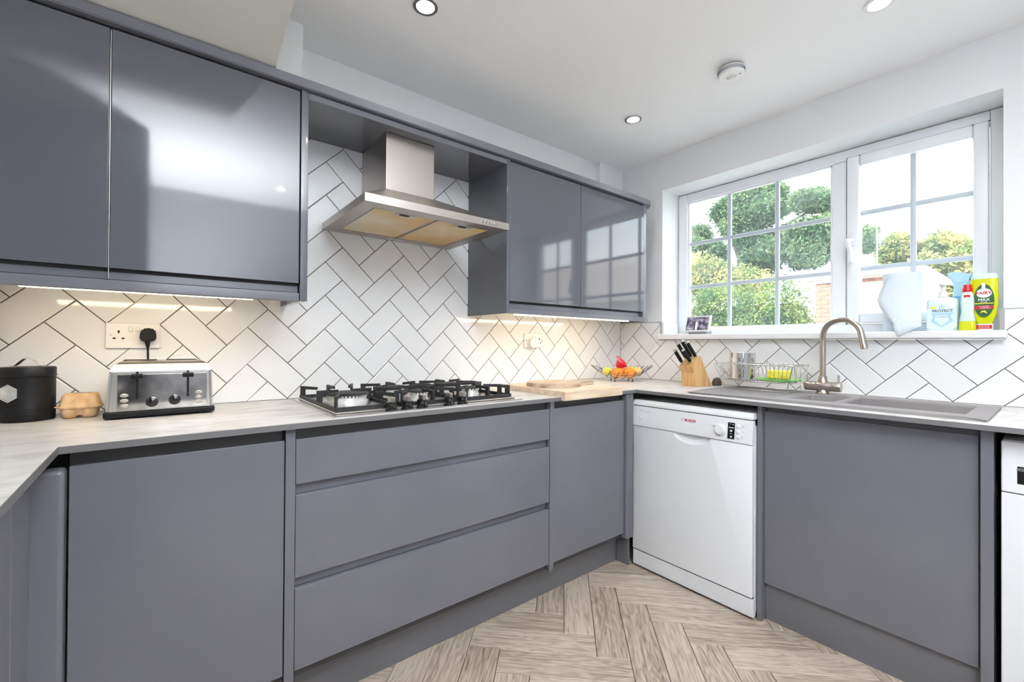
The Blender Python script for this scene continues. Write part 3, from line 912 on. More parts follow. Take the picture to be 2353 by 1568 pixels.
nv = Vector((-0.077, 0, -0.009)).normalized() * -1
ax = (-0.9932, 0, 0.1161)
upv = (0.1161, 0, 0.9932)
lathe('programme_dial', [(0.0245, 0), (0.0245, 0.004), (0.022, 0.010), (0.0205, 0.013), (0.018, 0.0135)], (on_panel(0.768), -1.042, 0.768), 'white_gloss', cp, 32, ax)
lathe('power_button', [(0.0085, 0), (0.0085, 0.003), (0.007, 0.004)], (on_panel(0.765), -0.637, 0.765), 'white_gloss', cp, 20, ax)
for z in (0.792, 0.770, 0.748):
    lathe('option_button', [(0.0085, 0), (0.0085, 0.003), (0.007, 0.004)], (on_panel(z), -1.118, z), 'white_gloss', cp, 20, ax)
bm = bmesh.new()
for z, y, hw, hh in ((0.770, -1.088, 0.0145, 0.034),):
    vs = [Vector((on_panel(zz) - 0.0012, yy, zz)) for yy, zz in ((y - hw, z - hh), (y + hw, z - hh), (y + hw, z + hh), (y - hw, z + hh))]
    V0 = [bm.verts.new(v) for v in vs]; V1 = [bm.verts.new(v + Vector((0.002, 0, 0))) for v in vs]
    bm.faces.new(V0); bm.faces.new(V1)
    for k in range(4): bm.faces.new((V0[k], V0[(k + 1) % 4], V1[(k + 1) % 4], V1[k]))
disp = fin('display', bm, 'black_gloss', cp)
bm = bmesh.new()
def mark(bm, y, z, hw, hh, off=0.0016):
    vs = [bm.verts.new((on_panel(zz) - off, yy, zz)) for yy, zz in ((y - hw, z - hh), (y + hw, z - hh), (y + hw, z + hh), (y - hw, z + hh))]
    bm.faces.new(vs)
for y, z, hw in ((-1.083, 0.798, 0.002), (-1.095, 0.797, 0.003), (-1.088, 0.783, 0.011), (-1.088, 0.772, 0.005), (-1.088, 0.768, 0.005), (-1.088, 0.758, 0.003), (-1.089, 0.747, 0.004), (-1.089, 0.743, 0.003)):
    mark(bm, y, z, hw, 0.0013)
fin('display_marks', bm, 'label_white', disp)['kind'] = 'stuff'
bm = bmesh.new()
for y, z, hw in ((-0.630, 0.800, 0.009), (-0.648, 0.800, 0.003), (-0.672, 0.797, 0.013), (-0.637, 0.781, 0.002), (-0.637, 0.745, 0.002),
                 (-1.018, 0.800, 0.003), (-1.048, 0.801, 0.004), (-1.068, 0.799, 0.003), (-1.012, 0.782, 0.007), (-1.012, 0.778, 0.004),
                 (-1.070, 0.777, 0.003), (-1.136, 0.795, 0.006), (-1.136, 0.790, 0.003), (-1.136, 0.771, 0.004), (-1.134, 0.752, 0.005), (-1.134, 0.747, 0.004)):
    mark(bm, y, z, hw, 0.0011, 0.0004)
fin('printed_marks', bm, 'ink_grey', cp)['kind'] = 'stuff'
text('logo_lettering', 'BOSCH', 0.0165, (on_panel(0.786) - 0.0006, -0.901, 0.786), R_, upv, 'red_print', cp, 0.0003, bold=0.0004)
bm = bmesh.new()
lathem(bm, [(0.0062, 0), (0.0072, 0), (0.0072, 0.0006), (0.0062, 0.0006), (0.0062, 0)], (on_panel(0.786), -0.862, 0.786), 24, ax, False)
bxm(bm, on_panel(0.786) - 0.0007, on_panel(0.786), -0.8655, -0.8585, 0.7853, 0.7867)
bxm(bm, on_panel(0.786) - 0.0007, on_panel(0.786), -0.8660, -0.8646, 0.7825, 0.7895)
bxm(bm, on_panel(0.786) - 0.0007, on_panel(0.786), -0.8594, -0.8580, 0.7825, 0.7895)
fin('logo_ring', bm, 'ink_grey', cp)

# washing machine at the right frame edge
wm = thing('washing_machine', 'white appliance at the right frame edge, beside the sink cabinet', 'washing machine', (-0.3, -2.16, 0))
wy0, wy1 = -2.452, -1.857
box('body', -0.585, -0.05, wy0, wy1, 0.02, 0.858, 'white_gloss', wm, 0.006, 2)
box('lower_front', -0.600, -0.584, wy0, wy1, 0.03, 0.703, 'white_gloss', wm, 0.003, 2)
fr = box('control_front', -0.602, -0.584, wy0, wy1, 0.706, 0.856, 'white_gloss', wm, 0.004, 2)
box('drawer_recess', -0.6030, -0.600, -2.02, -1.889, 0.735, 0.786, 'black', fr, 0.0008, 1)
box('drawer_lip', -0.6045, -0.600, -2.02, -1.889, 0.773, 0.782, 'steel', fr)

# ------------------------------------------------------------------ sink and tap
sk = thing('sink', 'grey composite one and a half bowl sink with drainer below the window', 'sink', (-0.35, -1.34, ZW))
sx0, sx1, sy0, sy1 = -0.590, -0.100, -1.825, -0.855
zs0, zs1 = ZW + 0.0002, ZW + 0.0065
half = (-0.46, -0.21, -1.395, -1.245); main = (-0.47, -0.175, -1.768, -1.425)
xs = sorted({sx0, sx1, half[0], half[1], main[0], main[1]}); ys = sorted({sy0, sy1, half[2], half[3], main[2], main[3]})
bm = bmesh.new()
vg = {}
def V(x, y, z):
    k = (round(x, 4), round(y, 4), round(z, 4))
    if k not in vg: vg[k] = bm.verts.new(k)
    return vg[k]
def inside(x, y, r): return r[0] < x < r[1] and r[2] < y < r[3]
for i in range(len(xs) - 1):
    for j in range(len(ys) - 1):
        cx_, cy_ = (xs[i] + xs[i + 1]) / 2, (ys[j] + ys[j + 1]) / 2
        if inside(cx_, cy_, half) or inside(cx_, cy_, main): continue
        bm.faces.new((V(xs[i], ys[j], zs1), V(xs[i + 1], ys[j], zs1), V(xs[i + 1], ys[j + 1], zs1), V(xs[i], ys[j + 1], zs1)))
for (a, b_, c_, d_), dep in ((half, 0.10), (main, 0.16)):
    tap_ = 0.018
    zz = zs1 - dep
    # collect rim points (follow the grid so the mesh stays closed)
    rim = [(x, c_) for x in xs if a <= x <= b_] + [(b_, y) for y in ys if c_ < y <= d_] + [(x, d_) for x in reversed(xs) if a <= x < b_] + [(a, y) for y in reversed(ys) if c_ < y < d_]
    mx2, my2 = (a + b_) / 2, (c_ + d_) / 2
    low = []
    for x, y in rim:
        lx = x + (tap_ if x < mx2 else -tap_) if abs(x - a) < 1e-6 or abs(x - b_) < 1e-6 else x
        ly = y + (tap_ if y < my2 else -tap_) if abs(y - c_) < 1e-6 or abs(y - d_) < 1e-6 else y
        low.append(bm.verts.new((lx, ly, zz)))
    top = [V(x, y, zs1) for x, y in rim]
    n = len(rim)
    for k in range(n):
        bm.faces.new((top[k], top[(k + 1) % n], low[(k + 1) % n], low[k]))
    bm.faces.new(low)
outer = [(x, sy0) for x in xs] + [(sx1, y) for y in ys[1:]] + [(x, sy1) for x in reversed(xs[:-1])] + [(sx0, y) for y in reversed(ys[1:-1])]
n = len(outer)
lowr = [bm.verts.new((x, y, zs0)) for x, y in outer]
for k in range(n):
    bm.faces.new((V(*outer[k], zs1), V(*outer[(k + 1) % n], zs1), lowr[(k + 1) % n], lowr[k]))
edges = [e for e in bm.edges if all(abs(v.co.z - zs1) < 1e-6 for v in e.verts) and len(e.link_faces) == 2 and abs(e.link_faces[0].normal.z) != abs(e.link_faces[1].normal.z)]
bm.normal_update()
edges = [e for e in bm.edges if len(e.link_faces) == 2 and e.calc_face_angle(0) > 0.5]
bmesh.ops.bevel(bm, geom=edges, offset=0.004, segments=3, affect='EDGES', clamp_overlap=True)
wn(fin('basin', bm, 'sink', sk, 60))
bm = bmesh.new()
for k in range(7):
    bxm(bm, -0.53 + k * 0.055, -0.524 + k * 0.055, -1.20, -0.90, zs1, zs1 + 0.0012)
fin('drainer_ridges', bm, 'sink', sk)
lathe('waste', [(0.035, 0.0), (0.035, 0.003), (0.028, 0.002)], (-0.32, -1.60, zs1 - 0.16), 'steel', sk, 24)

tp = thing('mixer_tap', 'brushed nickel swan-neck mixer tap with two lever handles', 'tap', (-0.135, -1.268, zs1))
TX, TY = -0.135, -1.268
lathe('base', [(0.029, 0), (0.029, 0.003), (0.024, 0.008), (0.020, 0.022), (0.022, 0.035)], (TX, TY, zs1 + 0.0004), 'nickel', tp, 28)
lathe('cross_body', [(0.0205, -0.072), (0.0215, -0.070), (0.0215, -0.0425), (0.0205, -0.0420), (0.0205, -0.0410), (0.0215, -0.0405), (0.0225, -0.020), (0.027, 0.0), (0.0225, 0.020), (0.0215, 0.0405), (0.0205, 0.0410), (0.0205, 0.0420), (0.0215, 0.0425), (0.0215, 0.070), (0.0205, 0.072)], (TX, TY, 0.945), 'nickel', tp, 28, (0, 1, 0))
for s in (-1, 1):
    tube('lever', [(TX, TY + s * 0.062, 0.962), (TX, TY + s * 0.062, 1.000)], 0.0048, 'steel', tp, 10)
lathe('collar', [(0.021, 0), (0.019, 0.012), (0.0165, 0.016), (0.0165, 0.030), (0.0145, 0.032)], (TX, TY, 0.962), 'nickel', tp, 28)
rr = 0.076
pts = [(TX, TY, 0.985), (TX, TY, 1.05), (TX, TY, 1.12), (TX, TY, 1.178)]
for k in range(1, 15):
    a = PI * k / 15 * 1.02
    pts.append((TX - 0.002 * k, TY - rr + rr * math.cos(a), 1.178 + rr * math.sin(a)))
pts += [(TX - 0.030, TY - 2 * rr - 0.004, 1.165), (TX - 0.032, TY - 2 * rr - 0.009, 1.135)]
tube('swan_neck', pts, 0.0125, 'nickel', tp, 20)
lathe('aerator', [(0.0135, -0.002), (0.0140, 0.002), (0.0140, 0.016), (0.0115, 0.018)], (TX - 0.032, TY - 2 * rr - 0.009, 1.140), 'nickel', tp, 20, (-0.05, -0.17, -0.98))

# ------------------------------------------------------------------ toaster
to = thing('toaster', 'four-slot stainless steel toaster with two black levers and black base', 'toaster', (-2.557, -0.162, ZW + 0.0003))
tx0, tx1, ty0, ty1 = -2.692, -2.424, -0.240, -0.085
box('base', tx0 - 0.001, tx1 + 0.002, ty0 - 0.002, ty1 + 0.002, ZW + 0.004, ZW + 0.023, 'black', to, 0.005, 2)
for x in (tx0 + 0.02, tx1 - 0.02):
    for y in (ty0 + 0.02, ty1 - 0.02):
        lathe('foot', [(0.008, 0), (0.008, 0.004)], (x, y, ZW + 0.0003), 'black', to, 12)
bm = bmesh.new()
zA, zB = ZW + 0.0235, ZW + 0.172
vs, fs = bxm(bm, tx0 + 0.004, tx1 - 0.003, ty0 + 0.001, ty1 - 0.001, zA, zB)
for v in bm.verts:
    if v.co.z > zB - 0.01:
        v.co.x += 0.010 if v.co.x < -2.55 else -0.006
bmesh.ops.bevel(bm, geom=[e for e in bm.edges if all(v.co.z > zB - 0.001 for v in e.verts)], offset=0.036, segments=8, affect='EDGES', profile=0.5)
bmesh.ops.bevel(bm, geom=[e for e in bm.edges if abs(e.verts[0].co.z - e.verts[1].co.z) > 0.08], offset=0.008, segments=3, affect='EDGES')
wn(fin('body', bm, 'steel', to, 50))
fp = box('front_panel', -2.662, -2.445, ty0 - 0.0012, ty0 + 0.006, ZW + 0.026, ZW + 0.132, 'reflect_mottle', to, 0.001, 1)
for a_ in ([(-2.652, -2.572, -0.135, -0.120, zB - 0.0005, zB + 0.0014), (-2.652, -2.572, -0.185, -0.170, zB - 0.0005, zB + 0.0014),
                (-2.548, -2.468, -0.135, -0.120, zB - 0.0005, zB + 0.0014), (-2.548, -2.468, -0.185, -0.170, zB - 0.0005, zB + 0.0014)]):
    box('bread_slot', *a_, 'black', to)
for lx in (-2.617, -2.494):
    box('lever_slot', lx - 0.0028, lx + 0.0028, ty0 - 0.0018, ty0 + 0.004, ZW + 0.058, ZW + 0.140, 'black', to)
    box('lever', lx - 0.0140, lx + 0.0140, ty0 - 0.020, ty0 - 0.002, ZW + 0.120, ZW + 0.134, 'black', to, 0.003, 2)
for kx, kz in ((-2.582, 0.047), (-2.527, 0.050)):
    lathe('browning_dial', [(0.0155, 0), (0.0155, 0.003), (0.0135, 0.006), (0.0125, 0.016), (0.010, 0.018)], (kx, ty0 - 0.001, ZW + kz), 'black_gloss', to, 24, (0, -1, 0))
for bx_ in (-2.646, -2.466):
    for k in range(3):
        lathe('push_button', [(0.0085, 0), (0.0085, 0.002), (0.006, 0.0035)], (bx_, ty0 - 0.001, ZW + 0.040 + k * 0.0150), 'steel', to, 20, (0, -1, 0), smooth=30, sx=1.15, sy=0.66)
# black plug and its cord
pg = thing('plug', 'black three-pin plug with cord leading down behind the toaster', 'plug', (-2.600, -0.02, 1.14))
bm = bmesh.new()
prismm(bm, [(-2.619, 1.142), (-2.617, 1.168), (-2.611, 1.178), (-2.601, 1.181), (-2.589, 1.181), (-2.579, 1.177), (-2.575, 1.166), (-2.574, 1.142), (-2.581, 1.136), (-2.612, 1.136)], 'y', -0.042, -0.0102)
bmesh.ops.bevel(bm, geom=bm.edges[:], offset=0.004, segments=2, affect='EDGES')
fin('body', bm, 'black', pg, 40)
lathe('strain_relief', [(0.0075, 0.0), (0.0065, 0.01), (0.0042, 0.024)], (-2.598, -0.027, 1.138), 'black', pg, 14, (0.05, 0, -1))
tube('cord', [(-2.597, -0.027, 1.115), (-2.596, -0.030, 1.08), (-2.594, -0.045, 1.02), (-2.58, -0.07, 0.95), (-2.56, -0.078, 0.935)], 0.0032, 'black', pg)

# ------------------------------------------------------------------ sockets
def socket(x0, x1, z0_, z1_, label):
    t_ = thing('wall_socket', label, 'socket', ((x0 + x1) / 2, 0, (z0_ + z1_) / 2))
    box('plate', x0, x1, -0.010, -0.0002, z0_, z1_, 'white_plastic', t_, 0.003, 2)
    return t_
s1 = socket(-2.705, -2.565, 1.112, 1.197, 'white double wall socket above the toaster')
for x in (-2.642, -2.624):
    box('switch', x - 0.005, x + 0.005, -0.0145, -0.0098, 1.169, 1.186, 'white_gloss', s1, 0.001, 1)
for a_ in ([(-2.675, -2.670, -0.0105, -0.0098, 1.163, 1.172), (-2.687, -2.680, -0.0105, -0.0098, 1.143, 1.148), (-2.665, -2.658, -0.0105, -0.0098, 1.143, 1.148)]):
    box('pin_hole', *a_, 'black', s1)
lathe('screw', [(0.0035, 0), (0.0035, 0.0006), (0.0022, 0.0008)], (-2.692, -0.010, 1.158), 'steel', s1, 14, (0, -1, 0))
s2 = socket(-0.902, -0.757, 1.112, 1.197, 'white double wall socket below the right wall cabinets')
for a_ in ([(-0.790, -0.784, -0.0105, -0.0098, 1.158, 1.170), (-0.804, -0.796, -0.0105, -0.0098, 1.140, 1.146), (-0.779, -0.771, -0.0105, -0.0098, 1.140, 1.146), (-0.768, -0.762, -0.0105, -0.0098, 1.153, 1.159), (-0.890, -0.885, -0.0105, -0.0098, 1.153, 1.159)]):
    box('pin_hole', *a_, 'black', s2)
for x in (-0.838, -0.818):
    box('switch', x - 0.005, x + 0.005, -0.0145, -0.0098, 1.168, 1.184, 'white_gloss', s2, 0.001, 1)
pg2 = thing('adapter_plug', 'round white power adapter with thin white cord in right socket', 'plug', (-0.85, -0.03, 1.14))
lathe('body', [(0.029, 0.0), (0.030, 0.006), (0.030, 0.026), (0.0285, 0.031), (0.024, 0.033)], (-0.853, -0.0102, 1.140), 'white_plastic', pg2, 28, (0, -1, 0))
tube('cord', [(-0.845, -0.030, 1.112), (-0.838, -0.022, 1.07), (-0.80, -0.014, 1.00), (-0.745, -0.010, 0.94), (-0.68, -0.012, 0.915), (-0.60, -0.014, 0.908), (-0.45, -0.014, 0.908)], 0.0016, 'white_plastic', pg2, 6)

# ------------------------------------------------------------------ canister, egg box, white appliance
cn = thing('canister', 'black round sugar canister with silver hexagonal badge and arched handle', 'canister', (-2.864, -0.095, ZW))
cc = (-2.864, -0.095, ZW + 0.0003)
lathe('tin', [(0.0555, 0), (0.0575, 0.003), (0.0575, 0.020), (0.0582, 0.022), (0.0575, 0.024), (0.0575, 0.027), (0.0582, 0.029), (0.0575, 0.031), (0.0575, 0.034), (0.0582, 0.036), (0.0575, 0.038), (0.0575, 0.128)], cc, 'black', cn, 48)
ld = lathe('lid', [(0.0602, 0.1285), (0.0612, 0.1295), (0.0602, 0.1305), (0.0585, 0.132), (0.0585, 0.152), (0.056, 0.155), (0.03, 0.1555)], cc, 'black', cn, 48)
pts = []
bm = bmesh.new()
hw = 0.008
prof = []
for k in range(13):
    t_ = k / 12
    xx = -0.036 + 0.072 * t_
    zz = 0.1575 + 0.023 * math.sin(PI * min(max((t_ - 0.08) / 0.84, 0), 1)) ** 1.3
    prof.append((xx, zz))
av = Vector((0.93, -0.36, 0)); bv = Vector((0.36, 0.93, 0))
r0 = None
for xx, zz in prof:
    q = [bm.verts.new(Vector(cc) + av * xx + bv * s * hw + Vector((0, 0, zz + h_))) for s, h_ in ((-1, 0), (1, 0), (1, 0.003), (-1, 0.003))]
    if r0:
        for k in range(4): bm.faces.new((r0[k], r0[(k + 1) % 4], q[(k + 1) % 4], q[k]))
    else: bm.faces.new(q)
    r0 = q
bm.faces.new(r0)
fin('handle', bm, 'chrome', ld, 50)
nrm = Vector((-0.50, -0.866, 0)); rgt = Vector((0.866, -0.50, 0)); hc = Vector(cc) + nrm * 0.0575 + Vector((0, 0, 0.083))
def hexr(rad, off):
    return [hc + nrm * off + rgt * rad * math.sin(PI / 3 * k) + Vector((0, 0, rad * math.cos(PI / 3 * k))) for k in range(6)]
bm = bmesh.new()
rings = [[bm.verts.new(p) for p in hexr(r_, o_)] for r_, o_ in ((0.0255, -0.006), (0.0255, 0.003), (0.0225, 0.003), (0.0215, 0.0015))]
for a, b_ in zip(rings[:-1], rings[1:]):
    for k in range(6): bm.faces.new((a[k], a[(k + 1) % 6], b_[(k + 1) % 6], b_[k]))
bm.faces.new(rings[0]); bm.faces.new(rings[-1])
bd = fin('badge', bm, 'steel_bright', cn)
text('badge_lettering', 'Sugar', 0.0150, hc + nrm * 0.0019, rgt, (0, 0, 1), 'chrome', bd, 0.0005)

eg = thing('egg_box', 'small tan cardboard egg box between the canister and toaster', 'egg box', (-2.752, -0.098, ZW), 0.0, local=True)
def ringpts(bm, hx, hy, z, n=4.0, segs=28):
    out = []
    for k in range(segs):
        a = 2 * PI * k / segs
        c_, s_ = math.cos(a), math.sin(a)
        out.append(bm.verts.new((hx * math.copysign(abs(c_) ** (2 / n), c_), hy * math.copysign(abs(s_) ** (2 / n), s_), z)))
    return out
def loft(bm, lst, cap0=True, cap1=True):
    R = [ringpts(bm, *a) for a in lst]
    for a, b_ in zip(R[:-1], R[1:]):
        for k in range(len(a)): bm.faces.new((a[k], a[(k + 1) % len(a)], b_[(k + 1) % len(a)], b_[k]))
    if cap0: bm.faces.new(R[0])
    if cap1: bm.faces.new(R[-1])
bm = bmesh.new()
loft(bm, [(0.043, 0.038, 0.010), (0.050, 0.044, 0.024), (0.053, 0.047, 0.031)])
for ix in (-1, 1):
    for iy in (-1, 0, 1):
        lathem(bm, [(0.012, 0.0), (0.0195, 0.004), (0.0225, 0.014), (0.0235, 0.026), (0.022, 0.03)], (ix * 0.0245, iy * 0.026, 0.0003), 16)
fin('tray', bm, 'egg', eg, 50)
bm = bmesh.new()
loft(bm, [(0.058, 0.052, 0.0305), (0.0585, 0.0525, 0.034), (0.054, 0.048, 0.036), (0.047, 0.041, 0.066), (0.043, 0.037, 0.071), (0.030, 0.025, 0.0725)])
bxm(bm, -0.066, -0.055, -0.012, 0.012, 0.0315, 0.0345)
fin('lid', bm, 'egg', eg, 50)
bm = bmesh.new()
for k in range(9):
    a = -0.022 + k * 0.0055
    bxm(bm, a, a + 0.0045, -0.006 - (k % 3) * 0.004, 0.006 + (k % 2) * 0.004, 0.0724, 0.0730)
fin('printed_stamp', bm, 'ink', eg)
eg.scale = (0.86, 0.92, 1.0)

wa = thing('white_appliance', 'tall white rounded appliance at the left frame edge behind the canister', 'appliance', (-3.02, -0.09, ZW))
bm = bmesh.new()
bxm(bm, -3.08, -2.931, -0.16, -0.02, ZW + 0.0004, ZW + 0.372)
bmesh.ops.bevel(bm, geom=[e for e in bm.edges if abs(e.verts[0].co.z - e.verts[1].co.z) > 0.1 or e.verts[0].co.z > 1.2], offset=0.014, segments=4, affect='EDGES')
wn(fin('shell', bm, 'white_gloss', wa, 50))
box('foot_ring', -3.075, -2.936, -0.155, -0.025, ZW + 0.0002, ZW + 0.012, 'ink_grey', wa)

# ------------------------------------------------------------------ chopping boards
cb1 = thing('chopping_board', 'thick square-edged wooden worktop board with a lip over the counter edge', 'chopping board', (-1.0, -0.42, ZW))
prism('slab', [(-0.200, ZW + 0.0003), (FYH - 0.003, ZW + 0.0003), (FYH - 0.003, ZW - 0.016), (FYH - 0.024, ZW - 0.016), (FYH - 0.024, ZW + 0.024), (-0.200, ZW + 0.024)], 'x', -1.197, -0.797, 'board', cb1, 0.0015)
cb2 = thing('paddle_board', 'worn round wooden chopping board with a handle lying on the square board', 'chopping board', (-1.04, -0.38, ZW + 0.0245))
bm = bmesh.new()
out = []
cx_, cy_, ra, rb = -1.035, -0.395, 0.135, 0.130
dirv = Vector((0.90, -0.28)).normalized(); pv = Vector((-dirv.y, dirv.x))
for k in range(41):
    a = 0.22 + (2 * PI - 0.44) * k / 40
    out.append(Vector((cx_, cy_)) + dirv * ra * math.cos(a) + pv * rb * math.sin(a))
for l_, w_ in ((0.150, -0.020), (0.20, -0.017), (0.222, -0.011), (0.230, 0.0), (0.222, 0.011), (0.20, 0.017), (0.150, 0.020)):
    out.append(Vector((cx_, cy_)) + dirv * l_ + pv * w_)
prismm(bm, [(p.x, p.y) for p in out], 'z', ZW + 0.0243, ZW + 0.0425)
bmesh.ops.bevel(bm, geom=[e for e in bm.edges if abs(e.verts[0].co.z - e.verts[1].co.z) < 1e-5], offset=0.004, segments=2, affect='EDGES')
fin('paddle', bm, 'board_old', cb2, 40)

# ------------------------------------------------------------------ fruit bowl
FC = Vector((-0.292, -0.236, ZW))
fb = thing('fruit_bowl', 'dark wire fruit basket with splayed prongs in the corner', 'basket', FC)
d1 = Vector((0.782, -0.623, 0)); d2 = Vector((0.623, 0.782, 0))
def bowl_z(s, t_):   # shallow dish along d1 (s) and d2 (t)
    return 0.016 + 0.078 * (abs(s) / 0.185) ** 2.2 + 0.055 * (abs(t_) / 0.15) ** 2
for t_ in (-0.115, -0.08, -0.045, -0.015, 0.015, 0.045, 0.08, 0.115):
    L_ = 0.185 * math.sqrt(1 - (t_ / 0.18) ** 2) * (1.0 if abs(t_) > 0.03 else 1.04)
    tube('long_wire', [FC + d1 * s + d2 * t_ + Vector((0, 0, bowl_z(s, t_))) for s in [L_ * (k / 8 - 1) for k in range(17)]], 0.0017, 'iron' if t_ > 0 else 'chrome', fb, 6)
for s in (-0.10, -0.05, 0.0, 0.05, 0.10):
    L_ = 0.15 * math.sqrt(1 - (s / 0.2) ** 2)
    tube('cross_wire', [FC + d1 * s + d2 * q + Vector((0, 0, bowl_z(s, q) - 0.003)) for q in [L_ * (k / 6 - 1) for k in range(13)]], 0.0017, 'iron', fb, 6)
for s, q in ((-0.055, -0.05), (0.055, -0.05), (-0.055, 0.05), (0.055, 0.05)):
    lathe('foot', [(0.005, 0), (0.005, 0.004), (0.0025, 0.006), (0.0025, 0.020)], FC + d1 * s + d2 * q + Vector((0, 0, 0.0003)), 'iron', fb, 10)

def fruit(name, label, cat, ma, s, q, z, r, sz=0.94, group=None):
    t_ = thing(name, label, cat, FC + d1 * s + d2 * q + Vector((0, 0, z)), 0.0, group)
    c_ = FC + d1 * s + d2 * q + Vector((0, 0, z))
    lathe('flesh', [(r * math.sin(PI * k / 14) + 0.0004, -r * sz * math.cos(PI * k / 14)) for k in range(15)], c_ + Vector((0, 0, r * sz)), ma, t_, 24, (0.12, 0.1, 1))
    lathe('stalk', [(0.003, 0), (0.002, 0.004)], c_ + Vector((0, 0, 2 * r * sz - 0.002)), 'brown', t_, 8)
fruit('orange', 'orange at the front left of the fruit basket', 'orange', 'orange', -0.035, -0.030, 0.018, 0.036)
fruit('orange', 'orange at the front centre of the fruit basket', 'orange', 'orange', 0.040, -0.030, 0.018, 0.037)
fruit('orange', 'orange lying behind the two front ones in the basket', 'orange', 'orange', 0.002, 0.042, 0.024, 0.035)
fruit('lemon', 'yellow citrus fruit at the left end of the fruit basket', 'fruit', 'lemon', -0.088, 0.020, 0.030, 0.031, 0.9)
fruit('apple', 'yellowish apple at the right end of the fruit basket', 'apple', 'apple', 0.098, 0.008, 0.034, 0.029)
fruit('apple', 'paler yellow apple tucked behind at the right of the basket', 'apple', 'lemon', 0.072, 0.066, 0.036, 0.028)
rw = thing('red_packet', 'crumpled red shiny packet standing behind the oranges', 'packet', FC + d1 * 0.0 + d2 * 0.055 + Vector((0, 0, 0.075)))
bm = bmesh.new()
base = FC + d1 * (-0.002) + d2 * 0.02 + Vector((0, 0, 0.088))
pts = [(-0.030, 0.0), (-0.022, 0.040), (-0.012, 0.062), (0.010, 0.050), (0.030, 0.030), (0.042, 0.0), (0.0, -0.006)]
Fv = [bm.verts.new(base + d1 * a + d2 * random.uniform(-0.004, 0.004) + Vector((0, 0, b_))) for a, b_ in pts]
Bv = [bm.verts.new(base + d1 * a * 0.9 + d2 * (0.030 + random.uniform(-0.006, 0.006)) + Vector((0, 0, b_ * 0.9))) for a, b_ in pts]
cF = bm.verts.new(base + d1 * 0.004 - d2 * 0.014 + Vector((0, 0, 0.024)))
n = len(pts)
for k in range(n):
    bm.faces.new((Fv[k], Fv[(k + 1) % n], cF)); bm.faces.new((Fv[k], Fv[(k + 1) % n], Bv[(k + 1) % n], Bv[k]))
bm.faces.new(Bv)
fin('wrapper', bm, 'red_wrap', rw)
fin_base = base
bm = bmesh.new()
tubem(bm, [base + d1 * -0.02 + d2 * 0.01 + Vector((0, 0, 0.058)), base + d1 * -0.024 + d2 * 0.01 + Vector((0, 0, 0.066)), base + d1 * -0.016 + d2 * 0.01 + Vector((0, 0, 0.068)), base + d1 * -0.012 + d2 * 0.01 + Vector((0, 0, 0.060))], 0.0022, 6)
fin('twisted_end', bm, 'red_wrap', rw, 50)

# ------------------------------------------------------------------ knife block and knives
KB = Vector((-0.245, -0.655, ZW + 0.0003))
krot = math.radians(-14)
kb = thing('knife_block', 'slanted bamboo knife block on the worktop left of the dish rack', 'knife block', KB, krot, local=True)
# local: +x = into the wall, y = width, block front at x=0
prof = [(0.0, 0.0), (0.0, 0.074), (-0.022, 0.112), (0.048, 0.168), (0.132, 0.0)]
lam = [(-0.046, -0.023), (-0.0225, 0.0), (0.0005, 0.0225), (0.023, 0.046)]
for a, b_ in lam:
    prism('stave', prof, 'y', a, b_, 'bamboo', kb, 0.0008)
nx_, nz_ = -0.63, 0.777
for (w_, s_, L_, lab) in ((0.033, 0.22, 0.075, 'lowest black-handled kitchen knife at the left side of the block'),
                          (-0.026, 0.28, 0.078, 'black-handled kitchen knife at the lower right of the block'),
                          (0.026, 0.62, 0.098, 'black-handled kitchen knife in the upper row, leftmost in the block'),
                          (0.002, 0.78, 0.105, 'black-handled kitchen knife standing highest, in the middle of the block'),
                          (-0.028, 0.80, 0.095, 'black-handled kitchen knife in the upper row, rightmost in the block')):
    p = Vector((-0.022 + 0.070 * s_, w_, 0.112 + 0.056 * s_))
    mat_ = Matrix.Translation(KB) @ Matrix.Rotation(krot, 4, 'Z')
    kn = thing('kitchen_knife', lab, 'knife', mat_ @ p, krot, 'knives in the wooden block', local=True)
    ax_ = Vector((nx_, 0, nz_))
    ly = Vector((0, 1, 0)); lx_ = ax_.cross(ly)
    def ov(bm, secs):
        R = []
        for h, a_, b2 in secs:
            R.append([bm.verts.new(ax_ * h + lx_ * a_ * math.cos(2 * PI * k / 12) + ly * b2 * math.sin(2 * PI * k / 12)) for k in range(12)])
        for A_, B_ in zip(R[:-1], R[1:]):
            for k in range(12): bm.faces.new((A_[k], A_[(k + 1) % 12], B_[(k + 1) % 12], B_[k]))
        bm.faces.new(R[0]); bm.faces.new(R[-1])
    bm = bmesh.new(); ov(bm, [(0.0012, 0.010, 0.0035), (0.014, 0.009, 0.006)]); fin('bolster', bm, 'steel_bright', kn, 50)
    bm = bmesh.new(); ov(bm, [(0.0142, 0.0095, 0.0075), (0.03, 0.0110, 0.0085), (0.014 + L_ * 0.6, 0.0105, 0.0085), (0.014 + L_, 0.0105, 0.0085)]); fin('handle', bm, 'black', kn, 50)
    bm = bmesh.new(); ov(bm, [(0.0142 + L_, 0.0108, 0.0088), (0.022 + L_, 0.0108, 0.0088), (0.0235 + L_, 0.008, 0.006)]); fin('end_cap', bm, 'steel', kn, 50)
pad = thing('scouring_pad', 'small dark brown pad leaning behind the knife block', 'pad', (-0.075, -0.735, ZW))
bm = bmesh.new()
loft_pts = [(0.030, 0.016, 0.0004), (0.033, 0.018, 0.018), (0.024, 0.013, 0.036), (0.010, 0.006, 0.044)]
loft(bm, loft_pts)
for v in bm.verts: v.co += Vector((-0.075, -0.735, ZW + 0.0002))
fin('pad_body', bm, 'brown', pad, 50)

